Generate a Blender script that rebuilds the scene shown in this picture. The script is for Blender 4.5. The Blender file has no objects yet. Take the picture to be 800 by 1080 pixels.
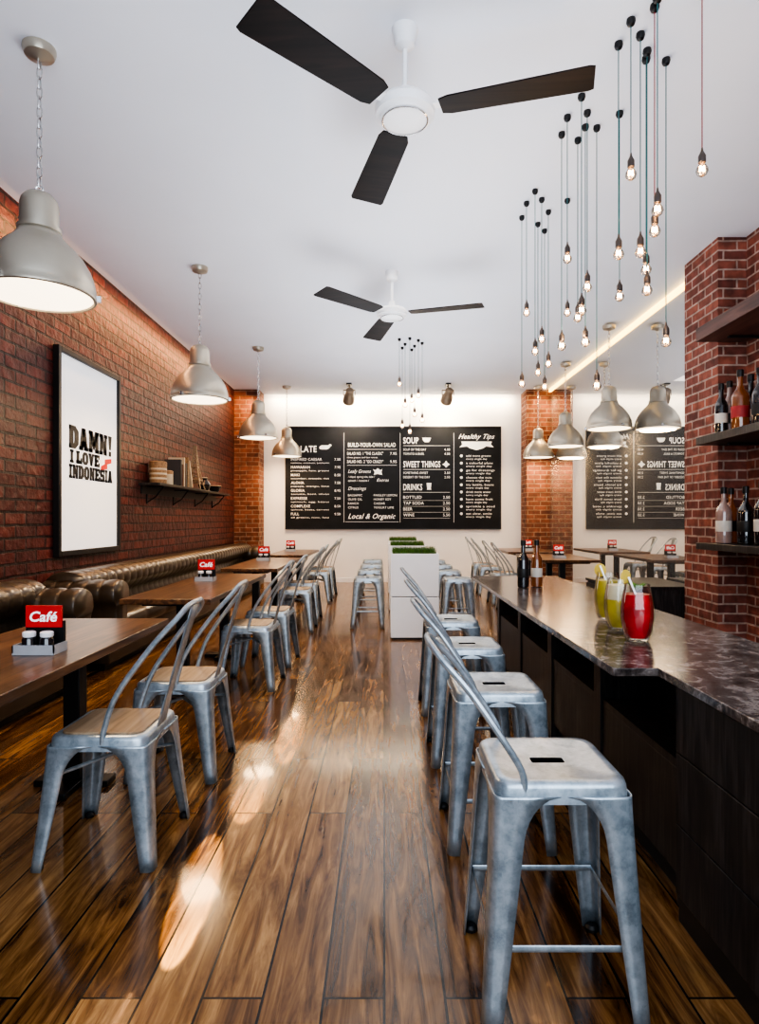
import bpy, bmesh, math, random
from mathutils import Vector, Matrix
random.seed(7)
SC = bpy.context.scene
C = SC.collection
R = math.radians
PI = math.pi
F = 660.0; CX = 405.0; CY = 548.0; H = 1.3
CEIL = 3.9; BACK = 13.0; XL = -3.0; XM = 3.3

def at(px, py, d):
    return Vector(((px-CX)*d/F, d, H-(py-CY)*d/F))

# ---------------------------------------------------------------- materials
def newmat(name):
    m = bpy.data.materials.new(name); m.use_nodes = True
    nt = m.node_tree
    b = nt.nodes['Principled BSDF']
    return m, nt, b

def N(nt, t, **kw):
    n = nt.nodes.new(t)
    for k, v in kw.items(): setattr(n, k, v)
    return n

def ramp(nt, src, stops):
    r = N(nt, 'ShaderNodeValToRGB')
    e = r.color_ramp.elements
    while len(e) < len(stops): e.new(0.5)
    for i, (p, c) in enumerate(stops):
        e[i].position = p
        e[i].color = (c[0], c[1], c[2], 1)
    nt.links.new(src, r.inputs['Fac'])
    return r

def plain(name, col, rough=0.5, metal=0.0, var=0.12, scale=8.0, emis=None, es=0.0, coat=0.0, trans=0.0, bump=0.0, spec=None):
    m, nt, b = newmat(name)
    tc = N(nt, 'ShaderNodeTexCoord')
    no = N(nt, 'ShaderNodeTexNoise'); no.inputs['Scale'].default_value = scale; no.inputs['Detail'].default_value = 4
    nt.links.new(tc.outputs['Object'], no.inputs['Vector'])
    lo = [max(0, c*(1-var)) for c in col]; hi = [min(1, c*(1+var)) for c in col]
    r = ramp(nt, no.outputs['Fac'], [(0.3, lo), (0.7, hi)])
    nt.links.new(r.outputs['Color'], b.inputs['Base Color'])
    b.inputs['Roughness'].default_value = rough
    b.inputs['Metallic'].default_value = metal
    b.inputs['Coat Weight'].default_value = coat
    b.inputs['Transmission Weight'].default_value = trans
    if spec is not None: b.inputs['Specular IOR Level'].default_value = spec
    if emis:
        b.inputs['Emission Color'].default_value = (*emis, 1)
        b.inputs['Emission Strength'].default_value = es
    if bump:
        bp = N(nt, 'ShaderNodeBump'); bp.inputs['Strength'].default_value = bump; bp.inputs['Distance'].default_value = 0.01
        nt.links.new(no.outputs['Fac'], bp.inputs['Height']); nt.links.new(bp.outputs['Normal'], b.inputs['Normal'])
    return m

def brick_mat(name, c1, c2, mortar, rough=0.8, bw=0.25, rh=0.088, spec=0.5, ms=0.009, relief=0.5):
    m, nt, b = newmat(name)
    L = nt.links.new
    tc = N(nt, 'ShaderNodeTexCoord'); sp = N(nt, 'ShaderNodeSeparateXYZ'); L(tc.outputs['Object'], sp.inputs[0])
    ge = N(nt, 'ShaderNodeNewGeometry'); sn = N(nt, 'ShaderNodeSeparateXYZ'); L(ge.outputs['True Normal'], sn.inputs[0])
    ab = N(nt, 'ShaderNodeMath', operation='ABSOLUTE'); L(sn.outputs['X'], ab.inputs[0])
    gt = N(nt, 'ShaderNodeMath', operation='GREATER_THAN'); gt.inputs[1].default_value = 0.5; L(ab.outputs[0], gt.inputs[0])
    mx = N(nt, 'ShaderNodeMix'); L(gt.outputs[0], mx.inputs[0]); L(sp.outputs['X'], mx.inputs[2]); L(sp.outputs['Y'], mx.inputs[3])
    cb = N(nt, 'ShaderNodeCombineXYZ'); L(mx.outputs[0], cb.inputs[0]); L(sp.outputs['Z'], cb.inputs[1])
    wob = N(nt, 'ShaderNodeTexNoise'); wob.inputs['Scale'].default_value = 7; L(tc.outputs['Object'], wob.inputs['Vector'])
    vm = N(nt, 'ShaderNodeVectorMath', operation='SCALE'); vm.inputs['Scale'].default_value = 0.012; L(wob.outputs['Color'], vm.inputs[0])
    va = N(nt, 'ShaderNodeVectorMath', operation='ADD'); L(cb.outputs[0], va.inputs[0]); L(vm.outputs[0], va.inputs[1])
    br = N(nt, 'ShaderNodeTexBrick'); L(va.outputs[0], br.inputs['Vector'])
    br.inputs['Scale'].default_value = 1
    br.inputs['Brick Width'].default_value = bw; br.inputs['Row Height'].default_value = rh
    br.inputs['Mortar Size'].default_value = ms; br.inputs['Mortar Smooth'].default_value = 0.25
    br.inputs['Bias'].default_value = 0
    br.inputs['Color1'].default_value = (*c1, 1); br.inputs['Color2'].default_value = (*c2, 1); br.inputs['Mortar'].default_value = (*mortar, 1)
    no = N(nt, 'ShaderNodeTexNoise'); no.inputs['Scale'].default_value = 11; no.inputs['Detail'].default_value = 6; L(tc.outputs['Object'], no.inputs['Vector'])
    rr = ramp(nt, no.outputs['Fac'], [(0.3, (0.6,)*3), (0.7, (1.3,)*3)])
    mu = N(nt, 'ShaderNodeMix', data_type='RGBA', blend_type='MULTIPLY'); mu.inputs[0].default_value = 1
    L(br.outputs['Color'], mu.inputs[6]); L(rr.outputs['Color'], mu.inputs[7])
    L(mu.outputs[2], b.inputs['Base Color'])
    b.inputs['Roughness'].default_value = rough
    b.inputs['Specular IOR Level'].default_value = spec
    ma = N(nt, 'ShaderNodeMath', operation='MULTIPLY_ADD'); L(br.outputs['Fac'], ma.inputs[0]); ma.inputs[1].default_value = -1.0
    sc = N(nt, 'ShaderNodeMath', operation='MULTIPLY'); L(no.outputs['Fac'], sc.inputs[0]); sc.inputs[1].default_value = relief
    L(sc.outputs[0], ma.inputs[2])
    bp = N(nt, 'ShaderNodeBump'); bp.inputs['Strength'].default_value = 1.0; bp.inputs['Distance'].default_value = 0.018
    L(ma.outputs[0], bp.inputs['Height']); L(bp.outputs['Normal'], b.inputs['Normal'])
    return m

def floor_mat():
    m, nt, b = newmat('plank_floor'); L = nt.links.new
    tc = N(nt, 'ShaderNodeTexCoord'); sp = N(nt, 'ShaderNodeSeparateXYZ'); L(tc.outputs['Object'], sp.inputs[0])
    cb = N(nt, 'ShaderNodeCombineXYZ'); L(sp.outputs['Y'], cb.inputs[0]); L(sp.outputs['X'], cb.inputs[1])
    br = N(nt, 'ShaderNodeTexBrick', offset=0.37, offset_frequency=2); L(cb.outputs[0], br.inputs['Vector'])
    br.inputs['Scale'].default_value = 1; br.inputs['Brick Width'].default_value = 1.7; br.inputs['Row Height'].default_value = 0.165
    br.inputs['Mortar Size'].default_value = 0.0035; br.inputs['Mortar Smooth'].default_value = 0.0
    br.inputs['Color1'].default_value = (0, 0, 0, 1); br.inputs['Color2'].default_value = (1, 1, 1, 1); br.inputs['Mortar'].default_value = (0.5, 0.5, 0.5, 1)
    sc = N(nt, 'ShaderNodeVectorMath', operation='MULTIPLY'); sc.inputs[1].default_value = (30, 2.6, 1); L(tc.outputs['Object'], sc.inputs[0])
    of = N(nt, 'ShaderNodeVectorMath', operation='SCALE'); of.inputs['Scale'].default_value = 37; L(br.outputs['Color'], of.inputs[0])
    ad = N(nt, 'ShaderNodeVectorMath', operation='ADD'); L(sc.outputs[0], ad.inputs[0]); L(of.outputs[0], ad.inputs[1])
    no = N(nt, 'ShaderNodeTexNoise'); no.inputs['Scale'].default_value = 0.8; no.inputs['Detail'].default_value = 9; no.inputs['Roughness'].default_value = 0.66; no.inputs['Distortion'].default_value = 1.1
    L(ad.outputs[0], no.inputs['Vector'])
    sv = N(nt, 'ShaderNodeSeparateColor'); L(br.outputs['Color'], sv.inputs[0])
    mm = N(nt, 'ShaderNodeMath', operation='MULTIPLY_ADD'); L(sv.outputs[0], mm.inputs[0]); mm.inputs[1].default_value = 0.16
    m2 = N(nt, 'ShaderNodeMath', operation='SUBTRACT'); L(no.outputs['Fac'], m2.inputs[0]); m2.inputs[1].default_value = 0.08
    L(m2.outputs[0], mm.inputs[2])
    r = ramp(nt, mm.outputs[0], [(0.30, (0.022, 0.009, 0.004)), (0.42, (0.095, 0.041, 0.013)), (0.55, (0.19, 0.092, 0.031)), (0.72, (0.35, 0.195, 0.075))])
    mu = N(nt, 'ShaderNodeMix', data_type='RGBA'); L(br.outputs['Fac'], mu.inputs[0]); L(r.outputs['Color'], mu.inputs[6]); mu.inputs[7].default_value = (0.003, 0.002, 0.002, 1)
    L(mu.outputs[2], b.inputs['Base Color'])
    rr = ramp(nt, no.outputs['Fac'], [(0.3, (0.15,)*3), (0.7, (0.26,)*3)]); L(rr.outputs['Color'], b.inputs['Roughness'])
    b.inputs['Specular IOR Level'].default_value = 0.4
    b.inputs['Coat Weight'].default_value = 0.2; b.inputs['Coat Roughness'].default_value = 0.05
    inv = N(nt, 'ShaderNodeMath', operation='MULTIPLY'); L(br.outputs['Fac'], inv.inputs[0]); inv.inputs[1].default_value = -1
    bp = N(nt, 'ShaderNodeBump'); bp.inputs['Strength'].default_value = 0.6; bp.inputs['Distance'].default_value = 0.004
    L(inv.outputs[0], bp.inputs['Height']); L(bp.outputs['Normal'], b.inputs['Normal'])
    return m

def wood_mat(name, dark, mid, light, rough=0.35, axis=1, coat=0.0, fine=1.0, spec=0.5):
    m, nt, b = newmat(name); L = nt.links.new
    tc = N(nt, 'ShaderNodeTexCoord'); sc = N(nt, 'ShaderNodeVectorMath', operation='MULTIPLY')
    v = [16*fine, 16*fine, 16*fine]; v[axis] = 1.2*fine; sc.inputs[1].default_value = v
    L(tc.outputs['Object'], sc.inputs[0])
    no = N(nt, 'ShaderNodeTexNoise'); no.inputs['Scale'].default_value = 1; no.inputs['Detail'].default_value = 6; no.inputs['Distortion'].default_value = 0.9
    L(sc.outputs[0], no.inputs['Vector'])
    r = ramp(nt, no.outputs['Fac'], [(0.3, dark), (0.5, mid), (0.72, light)])
    L(r.outputs['Color'], b.inputs['Base Color']); b.inputs['Roughness'].default_value = rough; b.inputs['Coat Weight'].default_value = coat
    b.inputs['Specular IOR Level'].default_value = spec
    bp = N(nt, 'ShaderNodeBump'); bp.inputs['Strength'].default_value = 0.15; bp.inputs['Distance'].default_value = 0.003
    L(no.outputs['Fac'], bp.inputs['Height']); L(bp.outputs['Normal'], b.inputs['Normal'])
    return m

def galv_mat():
    m, nt, b = newmat('galvanised_steel'); L = nt.links.new
    tc = N(nt, 'ShaderNodeTexCoord')
    vo = N(nt, 'ShaderNodeTexVoronoi'); vo.inputs['Scale'].default_value = 70; L(tc.outputs['Object'], vo.inputs['Vector'])
    no = N(nt, 'ShaderNodeTexNoise'); no.inputs['Scale'].default_value = 16; no.inputs['Detail'].default_value = 9; no.inputs['Roughness'].default_value = 0.7; L(tc.outputs['Object'], no.inputs['Vector'])
    sv = N(nt, 'ShaderNodeSeparateColor'); L(vo.outputs['Color'], sv.inputs[0])
    ma = N(nt, 'ShaderNodeMath', operation='MULTIPLY_ADD'); L(sv.outputs[0], ma.inputs[0]); ma.inputs[1].default_value = 0.1; L(no.outputs['Fac'], ma.inputs[2])
    r = ramp(nt, ma.outputs[0], [(0.36, (0.22, 0.27, 0.31)), (0.52, (0.34, 0.40, 0.45)), (0.7, (0.46, 0.52, 0.57))])
    L(r.outputs['Color'], b.inputs['Base Color'])
    b.inputs['Metallic'].default_value = 0.6
    rr = ramp(nt, no.outputs['Fac'], [(0.3, (0.28,)*3), (0.7, (0.36,)*3)]); L(rr.outputs['Color'], b.inputs['Roughness'])
    return m

def stone_mat():
    m, nt, b = newmat('marbled_stone'); L = nt.links.new
    tc = N(nt, 'ShaderNodeTexCoord')
    no = N(nt, 'ShaderNodeTexNoise'); no.inputs['Scale'].default_value = 15; no.inputs['Detail'].default_value = 10; no.inputs['Roughness'].default_value = 0.72; no.inputs['Distortion'].default_value = 0.5; L(tc.outputs['Object'], no.inputs['Vector'])
    n2 = N(nt, 'ShaderNodeTexNoise'); n2.inputs['Scale'].default_value = 3; n2.inputs['Detail'].default_value = 4; L(tc.outputs['Object'], n2.inputs['Vector'])
    ma = N(nt, 'ShaderNodeMath', operation='MULTIPLY_ADD'); L(n2.outputs['Fac'], ma.inputs[0]); ma.inputs[1].default_value = 0.35
    mb = N(nt, 'ShaderNodeMath', operation='SUBTRACT'); L(no.outputs['Fac'], mb.inputs[0]); mb.inputs[1].default_value = 0.175; L(mb.outputs[0], ma.inputs[2])
    r = ramp(nt, ma.outputs[0], [(0.34, (0.02, 0.016, 0.015)), (0.46, (0.06, 0.048, 0.044)), (0.54, (0.12, 0.10, 0.092)), (0.6, (0.24, 0.21, 0.195)), (0.68, (0.09, 0.075, 0.07))])
    L(r.outputs['Color'], b.inputs['Base Color']); b.inputs['Roughness'].default_value = 0.17
    b.inputs['Specular IOR Level'].default_value = 0.35
    return m

def glass_mat(name, col, rough=0.02, blend=0.35, k=0.8):
    m, nt, b = newmat(name); L = nt.links.new
    out = nt.nodes['Material Output']
    tr = N(nt, 'ShaderNodeBsdfTransparent'); tr.inputs[0].default_value = (*col, 1)
    gl = N(nt, 'ShaderNodeBsdfGlossy'); gl.inputs['Roughness'].default_value = rough
    lw = N(nt, 'ShaderNodeLayerWeight'); lw.inputs['Blend'].default_value = blend
    mth = N(nt, 'ShaderNodeMath', operation='MULTIPLY_ADD'); L(lw.outputs['Fresnel'], mth.inputs[0]); mth.inputs[1].default_value = k; mth.inputs[2].default_value = 0.03
    mx = N(nt, 'ShaderNodeMixShader'); L(mth.outputs[0], mx.inputs[0]); L(tr.outputs[0], mx.inputs[1]); L(gl.outputs[0], mx.inputs[2])
    L(mx.outputs[0], out.inputs['Surface'])
    nt.nodes.remove(b)
    return m

M = {}
M['floor'] = floor_mat()
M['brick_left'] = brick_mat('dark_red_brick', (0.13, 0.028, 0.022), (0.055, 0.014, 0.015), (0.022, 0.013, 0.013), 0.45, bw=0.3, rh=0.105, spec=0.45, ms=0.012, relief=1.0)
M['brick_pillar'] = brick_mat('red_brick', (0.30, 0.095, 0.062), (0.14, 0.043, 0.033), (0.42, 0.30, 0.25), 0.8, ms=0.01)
M['brick_column'] = brick_mat('column_brick', (0.25, 0.085, 0.045), (0.12, 0.038, 0.022), (0.3, 0.2, 0.13), 0.8)
M['ceil'] = plain('ceiling_paint', (0.81, 0.84, 0.90), 0.85, var=0.015, scale=1.5)
M['wall'] = plain('white_wall', (0.88, 0.87, 0.85), 0.8, var=0.02, scale=2)
M['galv'] = galv_mat()
M['tanseat'] = wood_mat('tan_seat_top', (0.13, 0.085, 0.05), (0.27, 0.19, 0.12), (0.38, 0.29, 0.2), 0.4, axis=0)  # streaky tan tone for the thin pad on the chair seats
M['table'] = wood_mat('brown_table_wood', (0.022, 0.010, 0.005), (0.085, 0.038, 0.016), (0.19, 0.095, 0.042), 0.28, coat=0.12, fine=1.6)
M['darkwood'] = wood_mat('dark_bar_wood', (0.006, 0.006, 0.0065), (0.02, 0.0175, 0.0175), (0.05, 0.044, 0.044), 0.42, axis=2, fine=3.0, spec=0.45)
M['bladewood'] = wood_mat('dark_blade_wood', (0.003, 0.0025, 0.0025), (0.008, 0.005, 0.0045), (0.018, 0.010, 0.008), 0.5, axis=0, spec=0.2)
M['shelfwood'] = wood_mat('shelf_wood', (0.03, 0.012, 0.01), (0.08, 0.03, 0.022), (0.13, 0.055, 0.04), 0.45)
M['stone'] = stone_mat()
M['leather'] = plain('brown_black_leather', (0.045, 0.032, 0.02), 0.3, var=0.15, scale=6, coat=0.2)
M['black'] = plain('black_metal', (0.012, 0.012, 0.013), 0.4, 0.2)
M['bronze'] = plain('bronze_metal', (0.26, 0.2, 0.14), 0.4, 0.4)
M['void'] = plain('slot_shadow_black', (0.004, 0.004, 0.004), 0.9, spec=0.1)
M['board'] = plain('chalkboard', (0.008, 0.009, 0.012), 0.6, var=0.35, scale=3, spec=0.3)
M['chalk'] = plain('chalk_white', (0.8, 0.79, 0.76), 0.8, var=0.05, emis=(1, 0.97, 0.9), es=0.15)
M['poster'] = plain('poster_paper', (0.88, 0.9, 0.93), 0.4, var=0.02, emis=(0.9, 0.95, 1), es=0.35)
M['ink'] = plain('black_ink', (0.01, 0.01, 0.01), 0.5)
M['red'] = plain('red_print', (0.6, 0.02, 0.02), 0.45)
M['whiteplastic'] = plain('white_enamel', (0.85, 0.85, 0.86), 0.3, var=0.02)
M['planter'] = plain('white_lacquer', (0.96, 0.97, 0.98), 0.25, var=0.01)
M['soil'] = plain('dark_soil', (0.03, 0.02, 0.012), 0.9, bump=0.5, scale=40)
M['grass'] = plain('green_grass', (0.07, 0.16, 0.025), 0.55, var=0.5, scale=30)
M['lampmetal'] = plain('warm_grey_metal', (0.46, 0.42, 0.345), 0.34, 0.65, var=0.06, scale=5)
M['lampinner'] = plain('lamp_inner_white', (0.8, 0.75, 0.65), 0.5, emis=(1, 0.78, 0.5), es=0.8)
M['diffuser'] = plain('lamp_diffuser', (0.9, 0.85, 0.75), 0.4, emis=(1, 0.82, 0.58), es=3.0)
M['bulb'] = glass_mat('bulb_glass', (0.97, 0.9, 0.8))
M['filament'] = plain('filament_glow', (1, 0.8, 0.5), 0.5, emis=(1, 0.55, 0.25), es=50)
M['socket'] = plain('socket_metal', (0.12, 0.10, 0.09), 0.35, 0.8)
M['wire'] = plain('dark_teal_wire', (0.015, 0.12, 0.13), 0.5)
M['wirered'] = plain('red_wire', (0.25, 0.02, 0.03), 0.5)
M['led'] = plain('led_strip', (1, 0.75, 0.35), 0.5, emis=(1, 0.6, 0.14), es=5)
M['glass'] = glass_mat('clear_glass', (0.97, 0.98, 0.98), blend=0.2, k=0.6)
M['yellowdrink'] = plain('yellow_drink', (0.5, 0.4, 0.05), 0.5, var=0.25, scale=14, emis=(0.8, 0.55, 0.1), es=0.05)  # faint glow added to the liquid's colour
M['reddrink'] = plain('red_drink', (0.42, 0.008, 0.012), 0.35, var=0.4, scale=20, emis=(0.8, 0.02, 0.02), es=0.04)  # red liquid also carries a slight added glow
M['froth'] = plain('cream_froth', (0.75, 0.63, 0.42), 0.6)
M['leaf'] = plain('mint_leaf', (0.1, 0.25, 0.03), 0.5, var=0.3)
M['lemon'] = plain('lemon_slice', (0.7, 0.52, 0.1), 0.4)
M['darkglass'] = plain('dark_bottle_glass', (0.008, 0.008, 0.01), 0.08, coat=1)
M['amberglass'] = plain('amber_bottle_glass', (0.16, 0.05, 0.012), 0.08, coat=1, emis=(0.6, 0.15, 0.03), es=0.05)
M['roseglass'] = plain('pale_bottle_glass', (0.3, 0.2, 0.17), 0.08, coat=1)
M['label'] = plain('bottle_label', (0.6, 0.55, 0.48), 0.6)
M['labelred'] = plain('bottle_label_red', (0.35, 0.03, 0.03), 0.6)
M['steel'] = plain('lamp_steel', (0.6, 0.6, 0.6), 0.25, 0.9)
M['tray'] = plain('tray_grey_metal', (0.42, 0.43, 0.45), 0.35, 0.2)
M['tan'] = plain('tan_tin', (0.26, 0.16, 0.085), 0.6, var=0.35, scale=60)
M['cream'] = plain('cream_paper', (0.5, 0.44, 0.33), 0.7)
M['bookblue'] = plain('book_grey', (0.04, 0.04, 0.045), 0.6)
M['bookred'] = plain('book_brown', (0.12, 0.04, 0.025), 0.6)
mm, nt, b = newmat('mirror_glass'); M['mirror'] = mm
tcn = N(nt, 'ShaderNodeTexCoord'); nn = N(nt, 'ShaderNodeTexNoise'); nt.links.new(tcn.outputs['Object'], nn.inputs['Vector'])
rr = ramp(nt, nn.outputs['Fac'], [(0, (0.7, 0.7, 0.69)), (1, (0.72, 0.72, 0.71))]); nt.links.new(rr.outputs['Color'], b.inputs['Base Color'])
b.inputs['Metallic'].default_value = 0.9; b.inputs['Roughness'].default_value = 0.0

# ---------------------------------------------------------------- mesh helpers
def bx(bm, x0, x1, y0, y1, z0, z1, mtx=None):
    vs = [bm.verts.new(Vector(p)) for p in ((x0,y0,z0),(x1,y0,z0),(x1,y1,z0),(x0,y1,z0),(x0,y0,z1),(x1,y0,z1),(x1,y1,z1),(x0,y1,z1))]
    if mtx:
        for v in vs: v.co = mtx @ v.co
    for f in ((0,3,2,1),(4,5,6,7),(0,1,5,4),(1,2,6,5),(2,3,7,6),(3,0,4,7)):
        bm.faces.new([vs[i] for i in f])

def lathe(bm, prof, seg=24, loc=(0,0,0), mtx=None, cap=True):
    rings = []
    for r, z in prof:
        ring = []
        for i in range(seg):
            a = 2*PI*i/seg
            p = Vector((r*math.cos(a), r*math.sin(a), z))
            if mtx: p = mtx @ p
            ring.append(bm.verts.new(p + Vector(loc)))
        rings.append(ring)
    for a, b2 in zip(rings, rings[1:]):
        for i in range(seg):
            j = (i+1) % seg
            bm.faces.new((a[i], a[j], b2[j], b2[i]))
    if cap:
        if prof[0][0] > 1e-4: bm.faces.new(list(reversed(rings[0])))
        if prof[-1][0] > 1e-4: bm.faces.new(rings[-1])

def catmull(pts, n=6, closed=False):
    P = [Vector(p) for p in pts]; out = []
    m = len(P)
    rng = range(m if closed else m-1)
    for i in rng:
        if closed: p0, p1, p2, p3 = P[(i-1) % m], P[i], P[(i+1) % m], P[(i+2) % m]
        else: p0, p1, p2, p3 = P[max(i-1,0)], P[i], P[i+1], P[min(i+2,m-1)]
        for k in range(n):
            t = k/n
            out.append(0.5*((2*p1)+(p2-p0)*t+(2*p0-5*p1+4*p2-p3)*t*t+(3*p1-p0-3*p2+p3)*t**3))
    if not closed: out.append(P[-1])
    return out

def tube(bm, pts, r, seg=8, closed=False, sx=1.0, sy=1.0):
    P = [Vector(p) for p in pts]; n = len(P)
    rings = []; up = None
    for i in range(n):
        if closed: t = (P[(i+1) % n]-P[i-1]).normalized()
        else: t = (P[min(i+1,n-1)]-P[max(i-1,0)]).normalized()
        if up is None:
            up = Vector((0,0,1)) if abs(t.z) < 0.9 else Vector((0,1,0))
        u = (up - t*up.dot(t)).normalized(); up = u
        w = t.cross(u)
        ring = [bm.verts.new(P[i]+(u*math.cos(2*PI*k/seg)*sx+w*math.sin(2*PI*k/seg)*sy)*r) for k in range(seg)]
        rings.append(ring)
    pairs = list(zip(rings, rings[1:]))
    if closed: pairs.append((rings[-1], rings[0]))
    for a, b2 in pairs:
        for k in range(seg):
            j = (k+1) % seg
            bm.faces.new((a[k], a[j], b2[j], b2[k]))
    if not closed:
        bm.faces.new(list(reversed(rings[0]))); bm.faces.new(rings[-1])

def prism(bm, outline, z0, z1, mtx=None):
    a = [bm.verts.new(Vector((x,y,z0))) for x, y in outline]; b2 = [bm.verts.new(Vector((x,y,z1))) for x, y in outline]
    if mtx:
        for v in a+b2: v.co = mtx @ v.co
    n = len(outline)
    bm.faces.new(list(reversed(a))); bm.faces.new(b2)
    for i in range(n):
        j = (i+1) % n
        bm.faces.new((a[i], a[j], b2[j], b2[i]))

def obj(name, bm, m, parent=None, ang=35, bevel=0, solid=0, label=None):
    bmesh.ops.recalc_face_normals(bm, faces=bm.faces)
    me = bpy.data.meshes.new(name); bm.to_mesh(me); bm.free()
    for p in me.polygons: p.use_smooth = True
    me.set_sharp_from_angle(angle=R(ang))
    me.materials.append(m)
    o = bpy.data.objects.new(name, me); C.objects.link(o)
    if parent: o.parent = parent
    if solid:
        s = o.modifiers.new('solid', 'SOLIDIFY'); s.thickness = solid; s.offset = 0
    if bevel:
        s = o.modifiers.new('bevel', 'BEVEL'); s.width = bevel; s.segments = 2; s.limit_method = 'ANGLE'
    if label: o['label'] = label
    return o

def thing(name, label, cat, loc=(0,0,0), rotz=0, group=None):
    o = bpy.data.objects.new(name, None); C.objects.link(o); o.empty_display_size = 0.1
    o.location = loc; o.rotation_euler = (0,0,rotz); o['label'] = label; o['category'] = cat
    if group: o['group'] = group
    return o

def tag(o, label, cat, group=None, kind=None):
    o['label'] = label; o['category'] = cat
    if group: o['group'] = group
    if kind: o['kind'] = kind
    return o

def struct(name, bm, m):
    o = obj(name, bm, m); o['kind'] = 'structure'; return o

def dup(root, loc, rotz=0, label=None, group=None):
    r = root.copy(); C.objects.link(r); r.location = loc; r.rotation_euler = (0,0,rotz)
    if label: r['label'] = label
    if group: r['group'] = group
    for ch in list(root.children):
        c = ch.copy(); C.objects.link(c); c.parent = r
        for g in ch.children:
            d = g.copy(); C.objects.link(d); d.parent = c
    return r

def text_into(bm, s, mtx, height, width=None, align='L', bold=0.0, shear=0.0, space=1.0):
    """adds the lettering s to bm: in local XY, cap height = height, optionally squeezed to a width"""
    cu = bpy.data.curves.new('t', 'FONT'); cu.body = s; cu.offset = bold; cu.shear = shear; cu.resolution_u = 3; cu.space_character = space
    ob = bpy.data.objects.new('t', cu); C.objects.link(ob)
    bpy.context.view_layer.update()
    me = bpy.data.meshes.new_from_object(ob.evaluated_get(bpy.context.evaluated_depsgraph_get()))
    if len(me.vertices):
        xs = [v.co.x for v in me.vertices]
        x0, x1 = min(xs), max(xs)
        k = height/0.69; kx = k if width is None else width/(x1-x0)
        w = (x1-x0)*kx
        off = 0 if align == 'L' else (-w/2 if align == 'C' else -w)
        for v in me.vertices:
            v.co = mtx @ Vector(((v.co.x-x0)*kx+off, v.co.y*k, 0))
        bm.from_mesh(me)
    bpy.data.objects.remove(ob); bpy.data.curves.remove(cu); bpy.data.meshes.remove(me)

# ---------------------------------------------------------------- setting
bm = bmesh.new(); bx(bm, XL-0.1, 4.0, -1.2, BACK+0.1, -0.1, 0); struct('floor', bm, M['floor'])
bm = bmesh.new(); bx(bm, XL-0.1, 4.0, -1.2, BACK+0.1, CEIL, CEIL+0.1); struct('ceiling', bm, M['ceil'])
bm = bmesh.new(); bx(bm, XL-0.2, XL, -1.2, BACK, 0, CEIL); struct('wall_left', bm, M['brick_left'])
bm = bmesh.new(); bx(bm, XL-0.2, 4.0, BACK, BACK+0.15, 0, CEIL); struct('wall_back', bm, M['wall'])
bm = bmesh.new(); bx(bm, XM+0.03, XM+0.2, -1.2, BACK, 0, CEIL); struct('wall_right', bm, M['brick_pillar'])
bm = bmesh.new(); bx(bm, XL, -2.5, 12.5, BACK, 0, CEIL)
tag(obj('brick_column', bm, M['brick_column']), 'slim brick column at back left corner beside the long sofa', 'column')
bm = bmesh.new(); bx(bm, 2.84, XM+0.03, 12.5, BACK, 0, CEIL)
tag(obj('brick_column', bm, M['brick_column']), 'slim brick column at back right corner beside the wall mirror', 'column')
bm = bmesh.new(); bx(bm, 3.07, XM+0.03, 5.76, 6.4, 0, CEIL)
tag(obj('brick_pillar', bm, M['brick_pillar']), 'thick red brick pillar behind the bar with bottle shelves in front', 'pillar')
bm = bmesh.new(); bx(bm, -2.5, 2.84, BACK-0.02, BACK, 0, 0.09); struct('baseboard_back', bm, M['whiteplastic'])
bm = bmesh.new(); bx(bm, XM-0.02, XM+0.02, 6.45, 12.48, CEIL-0.06, CEIL-0.005); struct('trim_1', bm, M['led'])
mt = thing('wall_mirror', 'large frameless wall mirror reflecting the chalkboard beyond the brick pillar', 'mirror', (XM, 9.4, 0))
bm = bmesh.new(); bx(bm, 0.002, 0.028, -2.98, 3.08, 0.12, CEIL-0.07); obj('mirror_panel', bm, M['mirror'], mt)
bm = bmesh.new(); bx(bm, 0.0, 0.028, -2.98, 3.08, 0.0, 0.12); obj('bottom_rail', bm, M['black'], mt)

# ---------------------------------------------------------------- chalkboard
bd = thing('chalkboard_menu', 'wide black chalkboard menu on the white back wall', 'menu board', (0.185, BACK, 1.12))
BW = 2.215; BH = 2.09
bm = bmesh.new(); bx(bm, -BW, BW, -0.04, -0.004, 0, BH); obj('board', bm, M['board'], bd)
bm = bmesh.new()
for a in ((-BW-0.02,-BW,-0.02,BH+0.02),(BW,BW+0.02,-0.02,BH+0.02),(-BW,BW,-0.02,0),(-BW,BW,BH,BH+0.02)):
    bx(bm, a[0], a[1], -0.05, -0.004, a[2], a[3])
obj('frame', bm, M['black'], bd)
def bpx(x, y):
    p = at(x, y, BACK); return p.x-0.185, p.z-1.12
def T(bm, s, x, y, hpx, wpx=None, align='L', bold=0.0, shear=0.0, dy=-0.043):
    X, Z = bpx(x, y)
    mt = Matrix.Translation((X, dy, Z)) @ Matrix.Rotation(PI/2, 4, 'X')
    text_into(bm, s, mt, hpx*BACK/F, None if wpx is None else wpx*BACK/F, align, bold, shear, 1.05+bold*2)
def hl(bm, x0, x1, y, t=0.3):
    X0, Z = bpx(x0, y); X1, _ = bpx(x1, y); bx(bm, X0, X1, -0.044, -0.04, Z, Z+t*0.02)
def vl(bm, x, y0, y1, t=0.35):
    X, Z0 = bpx(x, y1); _, Z1 = bpx(x, y0); bx(bm, X, X+t*0.02, -0.044, -0.04, Z0, Z1)
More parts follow.
